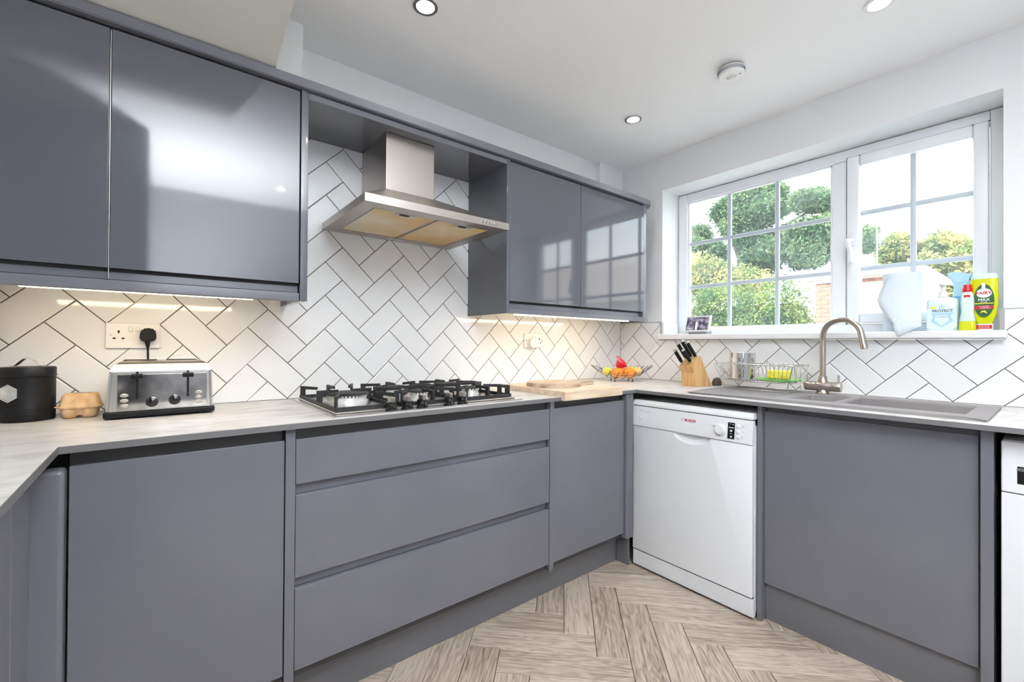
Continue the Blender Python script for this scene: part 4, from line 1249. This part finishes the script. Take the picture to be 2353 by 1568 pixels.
# ------------------------------------------------------------------ dish rack and contents
RK = thing('dish_rack', 'chrome wire dish rack standing on the sink drainer', 'dish rack', (-0.20, -1.02, ZW))
zr0 = zs1 + 0.0035; zrb = 0.957; zrt = 1.040
rx0, rx1, ry0, ry1 = -0.305, -0.075, -1.200, -0.830       # top rim
bx0, bx1, by0, by1 = -0.285, -0.105, -1.176, -0.868       # basket floor
def loop(x0, x1, y0, y1, z, r=0.012, n=4):
    pts = []
    for (cx_, cy_, a0) in ((x1 - r, y1 - r, 0), (x0 + r, y1 - r, 90), (x0 + r, y0 + r, 180), (x1 - r, y0 + r, 270)):
        for k in range(n + 1):
            a = math.radians(a0 + 90 * k / n)
            pts.append((cx_ + r * math.cos(a), cy_ + r * math.sin(a), z))
    return pts
tube('top_rim', loop(rx0, rx1, ry0, ry1, zrt), 0.0026, 'steel_bright', RK, 8, True)
tube('floor_rim', loop(bx0, bx1, by0, by1, zrb), 0.0026, 'steel_bright', RK, 8, True)
nr = 17
for k in range(nr):
    f = (k + 0.5) / nr
    yt = ry0 + (ry1 - ry0) * f; yb = by0 + (by1 - by0) * f
    tube('rib', [(rx0, yt, zrt + 0.002), (rx0 + 0.004, yt, zrt + 0.003), (bx0 + 0.010, yb, zrt - 0.022), (bx0 - 0.002, yb, zrb + 0.012), (bx0 + 0.004, yb, zrb + 0.002), (bx1 - 0.004, yb, zrb + 0.002), (bx1 + 0.002, yb, zrb + 0.012), (bx1 - 0.010, yb, zrt - 0.022), (rx1 - 0.004, yt, zrt + 0.003), (rx1, yt, zrt + 0.002)], 0.0015, 'steel_bright', RK, 6)
for k in range(6):
    f = (k + 0.5) / 6
    xb = bx0 + (bx1 - bx0) * f
    tube('floor_wire', [(xb, by0, zrb - 0.002), (xb, by1, zrb - 0.002)], 0.0014, 'steel_bright', RK, 6)
for yt, yb, yf in ((ry0, by0, -1.168), (ry1, by1, -0.880)):
    tube('end_frame', [(rx0, yt, zrt), (bx0, yb, zrb), (bx0 + 0.008, yf, zr0 + 0.004), (bx0 + 0.014, yf, zr0), (bx1 - 0.014, yf, zr0), (bx1 - 0.008, yf, zr0 + 0.004), (bx1, yb, zrb), (rx1, yt, zrt)], 0.0024, 'steel_bright', RK, 8)
    tube('end_wire', [(rx0 + 0.02, yt, zrt), ((bx0 + bx1) / 2, yb, zrb), (rx1 - 0.02, yt, zrt)], 0.0016, 'steel_bright', RK, 6)
for xb in (bx0 + 0.014, bx1 - 0.014):
    tube('foot_bar', [(xb, -1.168, zr0), (xb, -0.880, zr0)], 0.0024, 'steel_bright', RK, 8)

cu = thing('cutlery_holder', 'perforated stainless steel cutlery cylinder in the dish rack', 'utensil holder', (-0.185, -0.925, zrb + 0.0035))
cxx, cyy, cr = -0.185, -0.925, 0.060
czb, czt = zrb + 0.0040, zrb + 0.140
bm = bmesh.new()
NS, NRW = 48, 15
grid = [[bm.verts.new((cxx + cr * math.cos(2 * PI * (k + 0.5 * 0) / NS), cyy + cr * math.sin(2 * PI * k / NS), czb + (czt - czb) * q / NRW)) for k in range(NS)] for q in range(NRW + 1)]
holes = []
for q in range(NRW):
    for k in range(NS):
        f = bm.faces.new((grid[q][k], grid[q][(k + 1) % NS], grid[q + 1][(k + 1) % NS], grid[q + 1][k]))
        kk = k % 8
        if 1 <= q <= NRW - 3 and q % 3 != 0 and kk in (1, 3): holes.append(f)
bm.faces.new(grid[0])
ins = bmesh.ops.inset_individual(bm, faces=holes, thickness=0.0012)
bmesh.ops.delete(bm, geom=holes, context='FACES_ONLY')
fin('perforated_cup', bm, 'steel_bright', cu, 60)
tube('rolled_rim', [(cxx + cr * math.cos(2 * PI * k / 40), cyy + cr * math.sin(2 * PI * k / 40), czt) for k in range(40)], 0.0016, 'steel_bright', cu, 8, True)

gb = thing('dish_brush', 'bright green flat plastic utensil lying under the sponge', 'brush', (-0.19, -1.10, zrb + 0.004))
bm = bmesh.new()
prismm(bm, [(-1.190, zrb + 0.010), (-1.195, zrb + 0.016), (-1.150, zrb + 0.014), (-1.080, zrb + 0.011), (-1.040, zrb + 0.014), (-1.012, zrb + 0.019), (-1.016, zrb + 0.0105), (-1.050, zrb + 0.0042), (-1.120, zrb + 0.0042)], 'x', -0.215, -0.165)
bmesh.ops.bevel(bm, geom=bm.edges[:], offset=0.0012, segments=2, affect='EDGES')
fin('blade', bm, 'green_plastic', gb, 40)
tube('handle', [(-0.19, -1.184, zrb + 0.0135), (-0.19, -1.197, zrb + 0.0155)], [0.006, 0.004], 'green_plastic', gb, 10)
sp = thing('sponge', 'yellow sponge sitting in the dish rack', 'sponge', (-0.19, -1.10, zrb + 0.015))
box('foam', -0.218, -0.160, -1.148, -1.056, zrb + 0.0155, zrb + 0.056, 'sponge', sp, 0.006, 3)

# ------------------------------------------------------------------ things on the window sill
ZS = 1.2003
sdp = thing('smart_display', 'small smart display with white bezel at the left end of the sill', 'display', (0.05, -0.545, ZS), math.radians(-8), local=True)
# local: -x faces the room, y is width
def tilt(o):
    o.data.transform(Matrix.Translation((0, 0, 0.012)) @ Matrix.Rotation(math.radians(14), 4, 'Y') @ Matrix.Translation((0, 0, -0.012)))
bz = box('bezel', -0.010, 0.004, -0.089, 0.089, 0.014, 0.118, 'white_plastic', sdp, 0.006, 3); tilt(bz)
scn = box('screen', -0.0112, -0.0095, -0.077, 0.077, 0.026, 0.108, 'screen', sdp); tilt(scn)
gl_ = box('picture_highlight', -0.0118, -0.0113, -0.004, 0.010, 0.028, 0.078, 'screen_glow', scn); tilt(gl_)
ck = text('clock_lettering', '16:09 24', 0.014, (-0.0122, 0.046, 0.035), R_, U_, 'label_white', scn, 0.0002); tilt(ck)
prism('stand', [(-0.002, 0.0), (0.062, 0.0), (0.055, 0.012), (0.022, 0.075), (0.006, 0.030)], 'y', -0.064, 0.064, 'grey_fabric', sdp, 0.002)
cdw = thing('display_cord', 'thin white cord hanging from the display down the tiled corner', 'cord', (0.0, -0.33, 1.0))
tube('cord', [(0.085, -0.50, 1.203), (0.06, -0.40, 1.205), (-0.02, -0.330, 1.204), (-0.049, -0.31, 1.196), (-0.012, -0.29, 1.15), (-0.006, -0.22, 1.06), (-0.006, -0.17, 0.97), (-0.012, -0.15, 0.909), (-0.05, -0.10, 0.9065), (-0.20, -0.04, 0.9065)], 0.0016, 'white_plastic', cdw, 6)

kr = thing('kitchen_roll', 'roll of white kitchen paper with a loose sheet hanging over the sill', 'paper towel', (0.095, -1.497, ZS))
lathe('roll', [(0.020, 0.0), (0.055, 0.0), (0.056, 0.002), (0.056, 0.266), (0.054, 0.268), (0.022, 0.268), (0.020, 0.266)], (0.095, -1.497, ZS), 'paper', kr, 40, caps=False)
lathe('core', [(0.0195, 0.001), (0.0195, 0.263), (0.018, 0.263), (0.018, 0.001)], (0.095, -1.497, ZS), 'egg', kr, 24, caps=False)
bm = bmesh.new()
rows = []
for q in range(9):
    f = q / 8
    zc = 1.4645 - 0.255 * f
    row = []
    for k in range(9):
        h = k / 8
        yl = -1.470 + 0.034 * math.sin(PI * min(f * 1.25, 1.0)) - 0.050 * max(0, f - 0.4) / 0.6
        yr = -1.585 - 0.012 * f
        y = yl + (yr - yl) * h
        x = 0.034 - 0.012 * math.cos((h - 0.5) * PI) - 0.080 * f ** 1.6 + 0.004 * math.sin(h * 7 + f * 5)
        z = zc - 0.032 * f * (1 - h) + 0.012 * h * f - 0.030 * (1 - f) * (1 - h) * 0.6
        if z < 1.212: x = min(x, -0.050)
        row.append(bm.verts.new((x, y, z)))
    rows.append(row)
for a, b_ in zip(rows[:-1], rows[1:]):
    for k in range(8): bm.faces.new((a[k], a[k + 1], b_[k + 1], b_[k]))
sh = fin('loose_sheet', bm, 'paper', kr, 60)
md = sh.modifiers.new('thick', 'SOLIDIFY'); md.thickness = 0.0012

sb = thing('soap_bottle', 'pale blue hand soap pump bottle with PROTECT label', 'bottle', (0.02, -1.654, ZS), local=True)
bm = bmesh.new()
loft(bm, [(0.026, 0.047, 0.0), (0.028, 0.050, 0.006), (0.028, 0.050, 0.075), (0.027, 0.0485, 0.122), (0.024, 0.044, 0.134), (0.014, 0.022, 0.142)])
fin('body', bm, 'soap', sb, 50)
lathe('pump_collar', [(0.016, 0), (0.016, 0.004), (0.0150, 0.006), (0.0150, 0.020), (0.013, 0.022)], (0, 0, 0.1425), 'white_plastic', sb, 24)
lathe('pump_stem', [(0.011, 0), (0.011, 0.004), (0.006, 0.006), (0.006, 0.022), (0.012, 0.026), (0.012, 0.033), (0.009, 0.035)], (0, 0, 0.1648), 'pump_white', sb, 20)
box('nozzle', -0.032, -0.004, -0.006, 0.006, 0.190, 0.199, 'pump_white', sb, 0.003, 2)
xf = -0.0287
lb = prism('label_panel', [(-0.040, 0.094), (-0.046, 0.088), (-0.046, 0.016), (-0.040, 0.010), (0.040, 0.010), (0.046, 0.016), (0.046, 0.088), (0.040, 0.094)], 'x', xf, xf + 0.002, 'soap', sb)
text('label_lettering', 'PROTECT', 0.0145, (xf - 0.0006, -0.002, 0.083), R_, U_, 'ink', lb, 0.0003, bold=0.0003)
text('label_lettering', '+ VITAMIN E', 0.0065, (xf - 0.0006, 0.0, 0.058), R_, U_, 'ink', lb, 0.0003)
prism('label_star', [(-0.034, 0.040), (0.0, 0.014), (0.034, 0.040), (0.026, 0.062), (0.036, 0.074), (-0.036, 0.074), (-0.026, 0.062)], 'x', xf - 0.0003, xf + 0.001, 'soap_blue', lb)
prism('label_gem', [(-0.022, 0.044), (0.0, 0.022), (0.022, 0.044), (0.018, 0.066), (-0.018, 0.066)], 'x', xf - 0.0005, xf + 0.001, 'soap', lb)
boxes('label_logo', [(xf - 0.0004, xf, -0.008, -0.006, 0.090, 0.104), (xf - 0.0004, xf, 0.006, 0.008, 0.090, 0.104), (xf - 0.0004, xf, -0.008, 0.008, 0.098, 0.100), (xf - 0.0004, xf, -0.002, 0.002, 0.100, 0.112)], 'soap_blue', lb)
box('label_flash', xf - 0.0006, xf, 0.018, 0.034, 0.094, 0.102, 'yellow_print', lb)

jg = thing('blue_jug', 'pale blue translucent plastic bottle with flared spout behind the soap', 'bottle', (0.115, -1.700, ZS), local=True)
bm = bmesh.new()
loft(bm, [(0.028, 0.034, 0.0), (0.029, 0.036, 0.01), (0.028, 0.035, 0.115), (0.020, 0.026, 0.150)])
fin('body', bm, 'jug_deep', jg, 50)
bm = bmesh.new()
loft(bm, [(0.020, 0.027, 0.1502), (0.017, 0.023, 0.185), (0.018, 0.025, 0.205)])
fin('neck', bm, 'jug_blue', jg, 50)
prism('spout', [(-0.026, 0.2052), (-0.022, 0.226), (-0.034, 0.240), (0.018, 0.256), (0.046, 0.252), (0.024, 0.2052)], 'x', -0.018, 0.018, 'jug_blue', jg, 0.003)

fs_ = thing('washing_up_bottle', 'small nearly empty washing up liquid bottle with red cap', 'bottle', (-0.012, -1.730, ZS), local=True)
bm = bmesh.new(); loft(bm, [(0.017, 0.024, 0.0), (0.018, 0.025, 0.004), (0.0175, 0.0245, 0.022), (0.0172, 0.0235, 0.037)]); fin('liquid', bm, 'yellow_liquid', fs_, 50)
bm = bmesh.new(); loft(bm, [(0.0172, 0.0235, 0.0371), (0.0155, 0.0185, 0.075), (0.0165, 0.0200, 0.110), (0.0150, 0.0185, 0.135), (0.011, 0.014, 0.152), (0.010, 0.012, 0.156)]); fin('bottle_wall', bm, 'clear_plastic', fs_, 50)
lathe('cap', [(0.0145, 0), (0.0150, 0.002), (0.0150, 0.013), (0.0125, 0.017), (0.0125, 0.026), (0.0115, 0.029)], (0, 0, 0.1562), 'red_cap', fs_, 24)
prism('label', [(-0.009, 0.128), (-0.009, 0.143), (0.009, 0.143), (0.009, 0.128)], 'x', -0.0150, -0.013, 'red_print', fs_)

fl_ = thing('detergent_bottle', 'large upside-down yellow dish soap bottle at the right end of the sill', 'bottle', (0.02, -1.775, ZS), local=True)
bm = bmesh.new(); loft(bm, [(0.018, 0.024, 0.0), (0.018, 0.025, 0.006), (0.017, 0.024, 0.026)]); fin('cap', bm, 'label_white', fl_, 50)
bm = bmesh.new(); loft(bm, [(0.017, 0.022, 0.0262), (0.024, 0.034, 0.060), (0.026, 0.0385, 0.120), (0.026, 0.0385, 0.190), (0.0255, 0.038, 0.205)]); fin('liquid', bm, 'yellow_liquid', fl_, 50)
bm = bmesh.new(); loft(bm, [(0.0255, 0.038, 0.2052), (0.025, 0.037, 0.218), (0.021, 0.033, 0.226)]); fin('top', bm, 'pale_cap', fl_, 50)
def oval(cy, cz, ry, rz, n=28): return [(cy + ry * math.cos(2 * PI * k / n), cz + rz * math.sin(2 * PI * k / n)) for k in range(n)]
fx_ = -0.0265
lb = prism('label', oval(0.0, 0.118, 0.0285, 0.066), 'x', fx_ - 0.0008, fx_ + 0.002, 'green_label', fl_)
prism('label_plume', [(-0.004, 0.150), (0.006, 0.150), (0.006, 0.190), (-0.004, 0.186)], 'x', fx_ - 0.0013, fx_, 'label_white', lb)
prism('label_oval', oval(0.0, 0.148, 0.0215, 0.0185), 'x', fx_ - 0.0016, fx_, 'label_white', lb)
text('label_lettering', 'FAIRY', 0.0165, (fx_ - 0.0022, 0.0, 0.148), R_, U_, 'red_print', lb, 0.0003, bold=0.0004)
text('label_lettering', 'MAX', 0.0150, (fx_ - 0.0014, 0.0, 0.121), R_, U_, 'label_white', lb, 0.0003, bold=0.0003)
text('label_lettering', 'POWER', 0.0060, (fx_ - 0.0014, 0.0, 0.1115), R_, U_, 'label_white', lb, 0.0003)
box('label_stripe', fx_ - 0.0012, fx_, -0.0265, 0.0265, 0.1055, 0.1085, 'yellow_print', lb)
box('label_band', fx_ - 0.0014, fx_, -0.027, 0.027, 0.084, 0.098, 'red_print', lb)
text('label_lettering', 'X FASTER', 0.0065, (fx_ - 0.0020, 0.0, 0.0945), R_, U_, 'label_white', lb, 0.0003)
text('label_lettering', 'CLEANING', 0.0060, (fx_ - 0.0020, -0.004, 0.0878), R_, U_, 'label_white', lb, 0.0003)
prism('label_lemon', [(-0.010, 0.066), (-0.004, 0.079), (0.006, 0.078), (0.011, 0.068), (0.002, 0.073)], 'x', fx_ - 0.0014, fx_, 'lemon', lb)
l2 = box('lower_label', -0.0192, -0.0175, -0.0215, 0.0215, 0.006, 0.022, 'red_print', fl_, 0.0003, 1)
text('label_lettering', 'ANTI-LEAK', 0.0062, (-0.0197, 0.0, 0.0172), R_, U_, 'label_white', l2, 0.0003)
text('label_lettering', 'TECHNOLOGY', 0.0048, (-0.0197, 0.0, 0.0102), R_, U_, 'label_white', l2, 0.0003)

# ------------------------------------------------------------------ ceiling fixtures
def downlight(x, y, label, rim='chrome', lamp=True):
    t_ = thing('downlight', label, 'downlight', (x, y, CEIL - 0.006), 0.0, 'ceiling downlights')
    lathe('bezel', [(0.033, 0.0), (0.045, 0.0), (0.046, 0.002), (0.044, 0.0058), (0.033, 0.0058), (0.033, 0.0)], (x, y, CEIL - 0.006), rim, t_, 36, caps=False)
    lathe('bulb', [(0.0325, 0.0005), (0.0325, 0.0052)], (x, y, CEIL - 0.006), 'lamp_glow', t_, 28)
    li = bpy.data.lights.new('downlight_lamp', 'SPOT')
    li.energy = 6.0; li.color = (1.0, 0.97, 0.93); li.spot_size = math.radians(135); li.spot_blend = 0.9; li.shadow_soft_size = 0.05
    lo = bpy.data.objects.new('downlight_lamp', li); C.objects.link(lo)
    lo.parent = t_; lo.location = (0, 0, -0.004)
downlight(-1.812, -0.512, 'chrome-rimmed ceiling downlight above the extractor hood')
downlight(-0.540, -0.496, 'small chrome-rimmed ceiling downlight near the wall corner')
downlight(-0.541, -1.558, 'white-rimmed ceiling downlight cut by the top frame edge', 'white_plastic')
downlight(-1.812, -1.558, 'ceiling downlight over the middle of the floor, just above the top frame edge')
downlight(-1.812, -2.62, 'ceiling downlight behind the camera, nearest the rear wall')
downlight(-0.541, -2.62, 'ceiling downlight above the washing machine, outside the frame')
sd_ = thing('heat_detector', 'round white slotted detector on the ceiling before the window', 'detector', (-0.575, -1.045, CEIL - 0.05))
sc = (-0.575, -1.045, CEIL - 0.0002)
lathe('base_ring', [(0.052, 0.0), (0.052, 0.006), (0.050, 0.008)], sc, 'trim_grey', sd_, 40, (0, 0, -1))
lathe('housing', [(0.055, 0.0085), (0.056, 0.012), (0.0545, 0.032), (0.050, 0.038), (0.022, 0.040), (0.0215, 0.036), (0.012, 0.036)], sc, 'white_plastic', sd_, 40, (0, 0, -1))
bm = bmesh.new()
for k in range(44):
    a = 2 * PI * k / 44
    c_ = Vector((sc[0] + 0.0551 * math.cos(a), sc[1] + 0.0551 * math.sin(a), sc[2] - 0.0215))
    e2 = Vector((-math.sin(a), math.cos(a), 0)) * 0.0016; e1 = Vector((math.cos(a), math.sin(a), 0)) * 0.0012; e3 = Vector((0, 0, 0.0075))
    vs = [bm.verts.new(c_ + e1 * s1 + e2 * s2 + e3 * s3) for s1 in (-1, 1) for s2 in (-1, 1) for s3 in (-1, 1)]
    for q in ((0, 1, 3, 2), (4, 6, 7, 5), (0, 4, 5, 1), (2, 3, 7, 6), (0, 2, 6, 4), (1, 5, 7, 3)): bm.faces.new([vs[i_] for i_ in q])
fin('vent_slots', bm, 'ink', sd_)
bm = bmesh.new()
for k in range(4):
    a = PI / 2 * k + 0.4
    tubem(bm, [Vector(sc) + Vector((0.019 * math.cos(a), 0.019 * math.sin(a), -0.037)), Vector(sc) + Vector((0.010 * math.cos(a), 0.010 * math.sin(a), -0.048)), Vector(sc) + Vector((0, 0, -0.050))], 0.0022, 6)
lathem(bm, [(0.010, 0.046), (0.010, 0.050), (0.004, 0.053)], sc, 16, (0, 0, -1))
fin('sensor_cage', bm, 'white_plastic', sd_, 50)
lathe('indicator', [(0.003, 0.0), (0.003, 0.0012)], (sc[0] + 0.006, sc[1] - 0.036, sc[2] - 0.0388), 'black', sd_, 10, (0, 0, -1))

# ------------------------------------------------------------------ garden and neighbours
GZ = -0.25
gr = struct(box('ground', -40, 60, -50, 50, GZ - 0.3, GZ, 'ground'))
def at(px, py, X):
    """point on the plane x = X seen at a photograph pixel"""
    d = ray(px, py)
    t_ = (X - CAM.x) / d.x
    return CAM + d * t_

def foliage(name, blobs, n, size, ma, parent, seed=1):
    """leaf quads scattered over ellipsoids: blobs = (centre, rx, ry, rz)"""
    rnd = random.Random(seed)
    vol = [b_[1] * b_[2] + b_[2] * b_[3] for b_ in blobs]
    tot = sum(vol)
    verts, faces = [], []
    for b_, v_ in zip(blobs, vol):
        c_, rx, ry, rz = b_
        for _ in range(int(n * v_ / tot)):
            while True:
                p = Vector((rnd.uniform(-1, 1), rnd.uniform(-1, 1), rnd.uniform(-1, 1)))
                if 0.02 < p.length < 1: break
            p = p.normalized() * (p.length ** 0.6) * rnd.uniform(0.75, 1.30)
            q = Vector((c_.x + p.x * rx, c_.y + p.y * ry, c_.z + p.z * rz))
            a = Vector((rnd.gauss(0, 1), rnd.gauss(0, 1), rnd.gauss(0, 1))).normalized()
            b2 = a.cross(Vector((rnd.gauss(0, 1), rnd.gauss(0, 1), rnd.gauss(0, 1)))).normalized()
            s = size * rnd.uniform(0.6, 1.3)
            i0 = len(verts)
            verts += [q - a * s, q + b2 * s * 0.45, q + a * s, q - b2 * s * 0.45]
            faces.append((i0, i0 + 1, i0 + 2, i0 + 3))
    me = bpy.data.meshes.new(name)
    me.from_pydata([tuple(v) for v in verts], [], faces)
    o = new_obj(name, me, ma, parent)
    o['kind'] = 'stuff'
    return o

# hedge
hg = thing('hedge', 'dense clipped green hedge outside the window', 'hedge', (7.2, 3.4, GZ))
box('woody_core', 6.95, 7.9, 1.35, 7.2, GZ, 1.95, 'bark', hg)
bl = []
rnd = random.Random(5)
for k in range(150):
    y = 1.14 + 5.9 * rnd.random()
    z = 0.4 + 1.72 * rnd.random()
    bl.append((Vector((6.75 + 0.25 * rnd.random(), y, z)), 0.34, 0.32, 0.42))
foliage('leaves', bl, 60000, 0.036, 'leaf_hedge', hg, 3)
hy = thing('golden_shrub', 'pale yellow-green shrub rising behind the clipped hedge', 'shrub', (8.6, 4.6, GZ))
bl = [(at(px, py, 8.6), 0.5, r_, r_ * 0.8) for px, py, r_ in ((1590, 625, 0.6), (1625, 632, 0.55), (1660, 640, 0.5), (1700, 648, 0.45), (1735, 650, 0.4), (1600, 650, 0.6), (1650, 660, 0.5))]
foliage('leaves', bl, 9000, 0.05, 'leaf_yellow', hy, 8)
tube('stem', [(8.6, 4.6, GZ), (8.6, 4.7, 1.5), (8.6, 4.8, 2.3)], [0.08, 0.05, 0.03], 'bark', hy)

# tree behind the hedge
zz = 0.3827
tr = thing('tree', 'tall leafy tree with a leaning trunk seen through the left window panes', 'tree', (10.5, 3.9, GZ))
TXp = 10.5
def zp(a, b_, X=TXp): return at(1480 + a * zz, 200 + b_ * zz, X)
tk = [Vector((10.6, zp(600, 1120).y, GZ)), zp(600, 1115), zp(590, 1020), zp(555, 930), zp(570, 860), zp(600, 760), zp(640, 640)]
tube('trunk', tk, [0.20, 0.16, 0.15, 0.13, 0.10, 0.07, 0.03], 'bark', tr, 10)
for pl_ in ([zp(555, 930), zp(490, 890), zp(450, 830), zp(425, 760)], [zp(570, 900), zp(680, 900), zp(780, 870), zp(900, 800), zp(1000, 740), zp(1080, 690)],
            [zp(780, 870), zp(900, 900), zp(1020, 880), zp(1110, 850)], [zp(1000, 690), zp(1020, 760), zp(1035, 790)]):
    tube('branch', pl_, [0.07 * (1 - 0.22 * k) + 0.012 for k in range(len(pl_))], 'bark', tr, 8)
bl = []
for a, b_, r_ in ((470, 760, 62), (540, 720, 80), (620, 680, 80), (700, 640, 70), (775, 650, 75), (560, 830, 85), (650, 780, 90), (740, 740, 80), (620, 900, 70), (700, 950, 75), (660, 1020, 70), (740, 1060, 65), (760, 980, 60),
                  (330, 890, 70), (300, 960, 60), (370, 970, 70), (430, 1000, 70), (350, 1060, 60), (440, 1080, 55), (850, 720, 45), (960, 690, 60), (1040, 670, 60), (1100, 700, 60), (1080, 750, 45),
                  (870, 900, 65), (950, 880, 75), (1040, 870, 80), (1110, 850, 70), (900, 980, 75), (990, 980, 80), (1080, 960, 75), (930, 1050, 50), (1010, 1040, 45), (1180, 900, 70), (1230, 950, 60), (1320, 890, 45), (1330, 950, 45), (1380, 860, 22)):
    q = zp(a, b_, TXp + rnd.uniform(-0.7, 0.7))
    s = r_ * zz / FPX * 13.6
    bl.append((q, s * 1.2, s, s * 0.9))
foliage('leaves', bl, 60000, 0.055, 'leaf_tree', tr, 11)

# yellow-green tree on the right
t2 = thing('tree', 'yellow-green conifer beyond the opening sash, behind the bottles', 'tree', (15.0, 0.4, GZ))
bl = []
for a, b_, r_ in ((1470, 1010, 45), (1530, 950, 55), (1550, 1030, 60), (1650, 1040, 55), (1720, 1000, 60), (1800, 960, 60), (1870, 990, 60), (1930, 1030, 50), (1700, 1090, 60), (1790, 1060, 70), (1880, 1080, 70), (1950, 1100, 50), (1760, 1150, 60), (1850, 1160, 70), (1940, 1170, 60), (1680, 1130, 40), (1720, 1210, 70), (1810, 1230, 70), (1900, 1240, 70), (1960, 1220, 50), (1700, 1290, 60), (1790, 1310, 70), (1880, 1330, 70)):
    q = zp(a, b_, 15.0 + rnd.uniform(-0.8, 0.8)); s = r_ * zz / FPX * 17.6
    bl.append((q, s * 1.2, s, s))
foliage('leaves', bl, 36000, 0.075, 'leaf_yellow', t2, 21)
tube('trunk', [(15.2, 0.4, GZ), (15.1, 0.4, 2.2), (15.0, 0.5, 3.6)], [0.2, 0.15, 0.06], 'bark', t2, 8)

# brick pier beside the hedge
pr = thing('brick_pier', 'red brick garden pier standing at the end of the hedge', 'pier', (6.75, 0.58, GZ))
py0, py1, px0, px1 = 0.36, 0.80, 6.55, 6.99
box('mortar_core', px0 + 0.008, px1 - 0.008, py0 + 0.008, py1 - 0.008, GZ, 2.20, 'mortar', pr)
bmb = {}
for L_ in (0.215, 0.1025):
    bm = bmesh.new(); bxm(bm, 0, 0.1025, 0, L_, 0, 0.065)
    bmesh.ops.bevel(bm, geom=bm.edges[:], offset=0.004, segments=1, affect='EDGES')
    bmesh.ops.recalc_face_normals(bm, faces=bm.faces[:])
    me = bpy.data.meshes.new('brick'); bm.to_mesh(me); bm.free(); me.materials.append(M['brick']); bmb[L_] = me
def brick(L_, loc, rz=0.0):
    o = bpy.data.objects.new('brick', bmb[L_]); C.objects.link(o); o.parent = pr
    o.matrix_parent_inverse = Matrix.Translation(-LOC[pr.name]); o.location = loc; o.rotation_euler = (0, 0, rz)
for c_ in range(17):
    z = 0.95 + c_ * 0.075
    if c_ % 2 == 0:
        brick(0.215, (px0 - 0.0, py0, z)); brick(0.215, (px0, py0 + 0.225, z))
    else:
        brick(0.1025, (px0, py0, z)); brick(0.215, (px0, py0 + 0.1125, z)); brick(0.1025, (px0, py0 + 0.3375, z))
box('coping', px0 - 0.03, px1 + 0.03, py0 - 0.03, py1 + 0.03, 2.225, 2.275, 'render_wall', pr, 0.008, 1)

# pale garage / outbuilding
gg = thing('garage', 'sunlit pale outbuilding beyond the garden', 'building', (11.0, 0.0, GZ))
box('wall', 9.2, 12.3, -0.12, 1.75, GZ, 2.62, 'render_wall', gg)
boxes('brick_course', [(9.185, 9.199, 0.30, 0.75, 2.50, 2.575)], 'brick', gg)
prism('roof', [(-0.30, 2.621), (1.9, 2.621), (1.9, 2.70), (0.8, 2.76), (-0.30, 2.70)], 'x', 9.05, 12.4, 'house_white', gg)
box('chimney_stack', 10.2, 10.5, 1.05, 1.40, 2.75, 3.05, 'brick', gg, 0.01, 1)
dsh = thing('satellite_dish', 'white oval satellite dish on the outbuilding wall', 'satellite dish', (9.0, -0.42, 2.1))
lathe('reflector', [(0.02, 0.0), (0.10, 0.008), (0.165, 0.030), (0.170, 0.030), (0.10, 0.0), (0.02, -0.008)], (8.85, -0.42, 2.20), 'dish_white', dsh, 28, (-1, 0.25, 0.2), sx=1.1, sy=0.8)
tube('arm', [(9.35, -0.122, 2.08), (9.3, -0.40, 2.08), (8.95, -0.42, 2.10), (8.87, -0.42, 2.18)], 0.015, 'trim_grey', dsh)
ae = thing('aerial_pole', 'thin television aerial pole above the outbuilding', 'aerial', (10.0, 0.6, 2.7))
pA = at(2016, 615, 10.0); pB = at(2015, 480, 10.0)
tube('pole', [(10.0, pA.y, 2.765), (10.0, pB.y, pB.z)], 0.015, 'trim_grey', ae, 8)
for k in range(5):
    tube('element', [(10.0 - 0.25 + k * 0.09, pB.y - 0.10, pB.z - 0.05), (10.0 - 0.25 + k * 0.09, pB.y + 0.10, pB.z - 0.05)], 0.006, 'trim_grey', ae, 6)

# neighbouring house, mirrored in the cabinet doors
nh = thing('house', 'white bungalow with tiled roof across the garden, seen mirrored in the cabinet doors', 'building', (12, -10, GZ))
box('wall', 8.0, 15.0, -15.0, -4.2, GZ, 2.35, 'house_white', nh)
prism('roof', [(7.6, 2.35), (15.4, 2.35), (11.5, 4.6)], 'y', -15.4, -3.8, 'rooftile', nh)
for y in (-5.8, -8.0, -10.2, -12.6):
    f = box('window_frame', 7.95, 8.02, y - 0.62, y + 0.62, 0.95, 2.05, 'upvc', nh)
    box('window_pane', 7.94, 7.95, y - 0.55, y - 0.03, 1.02, 1.98, 'house_glass', f)
    box('window_pane', 7.94, 7.95, y + 0.03, y + 0.55, 1.02, 1.98, 'house_glass', f)
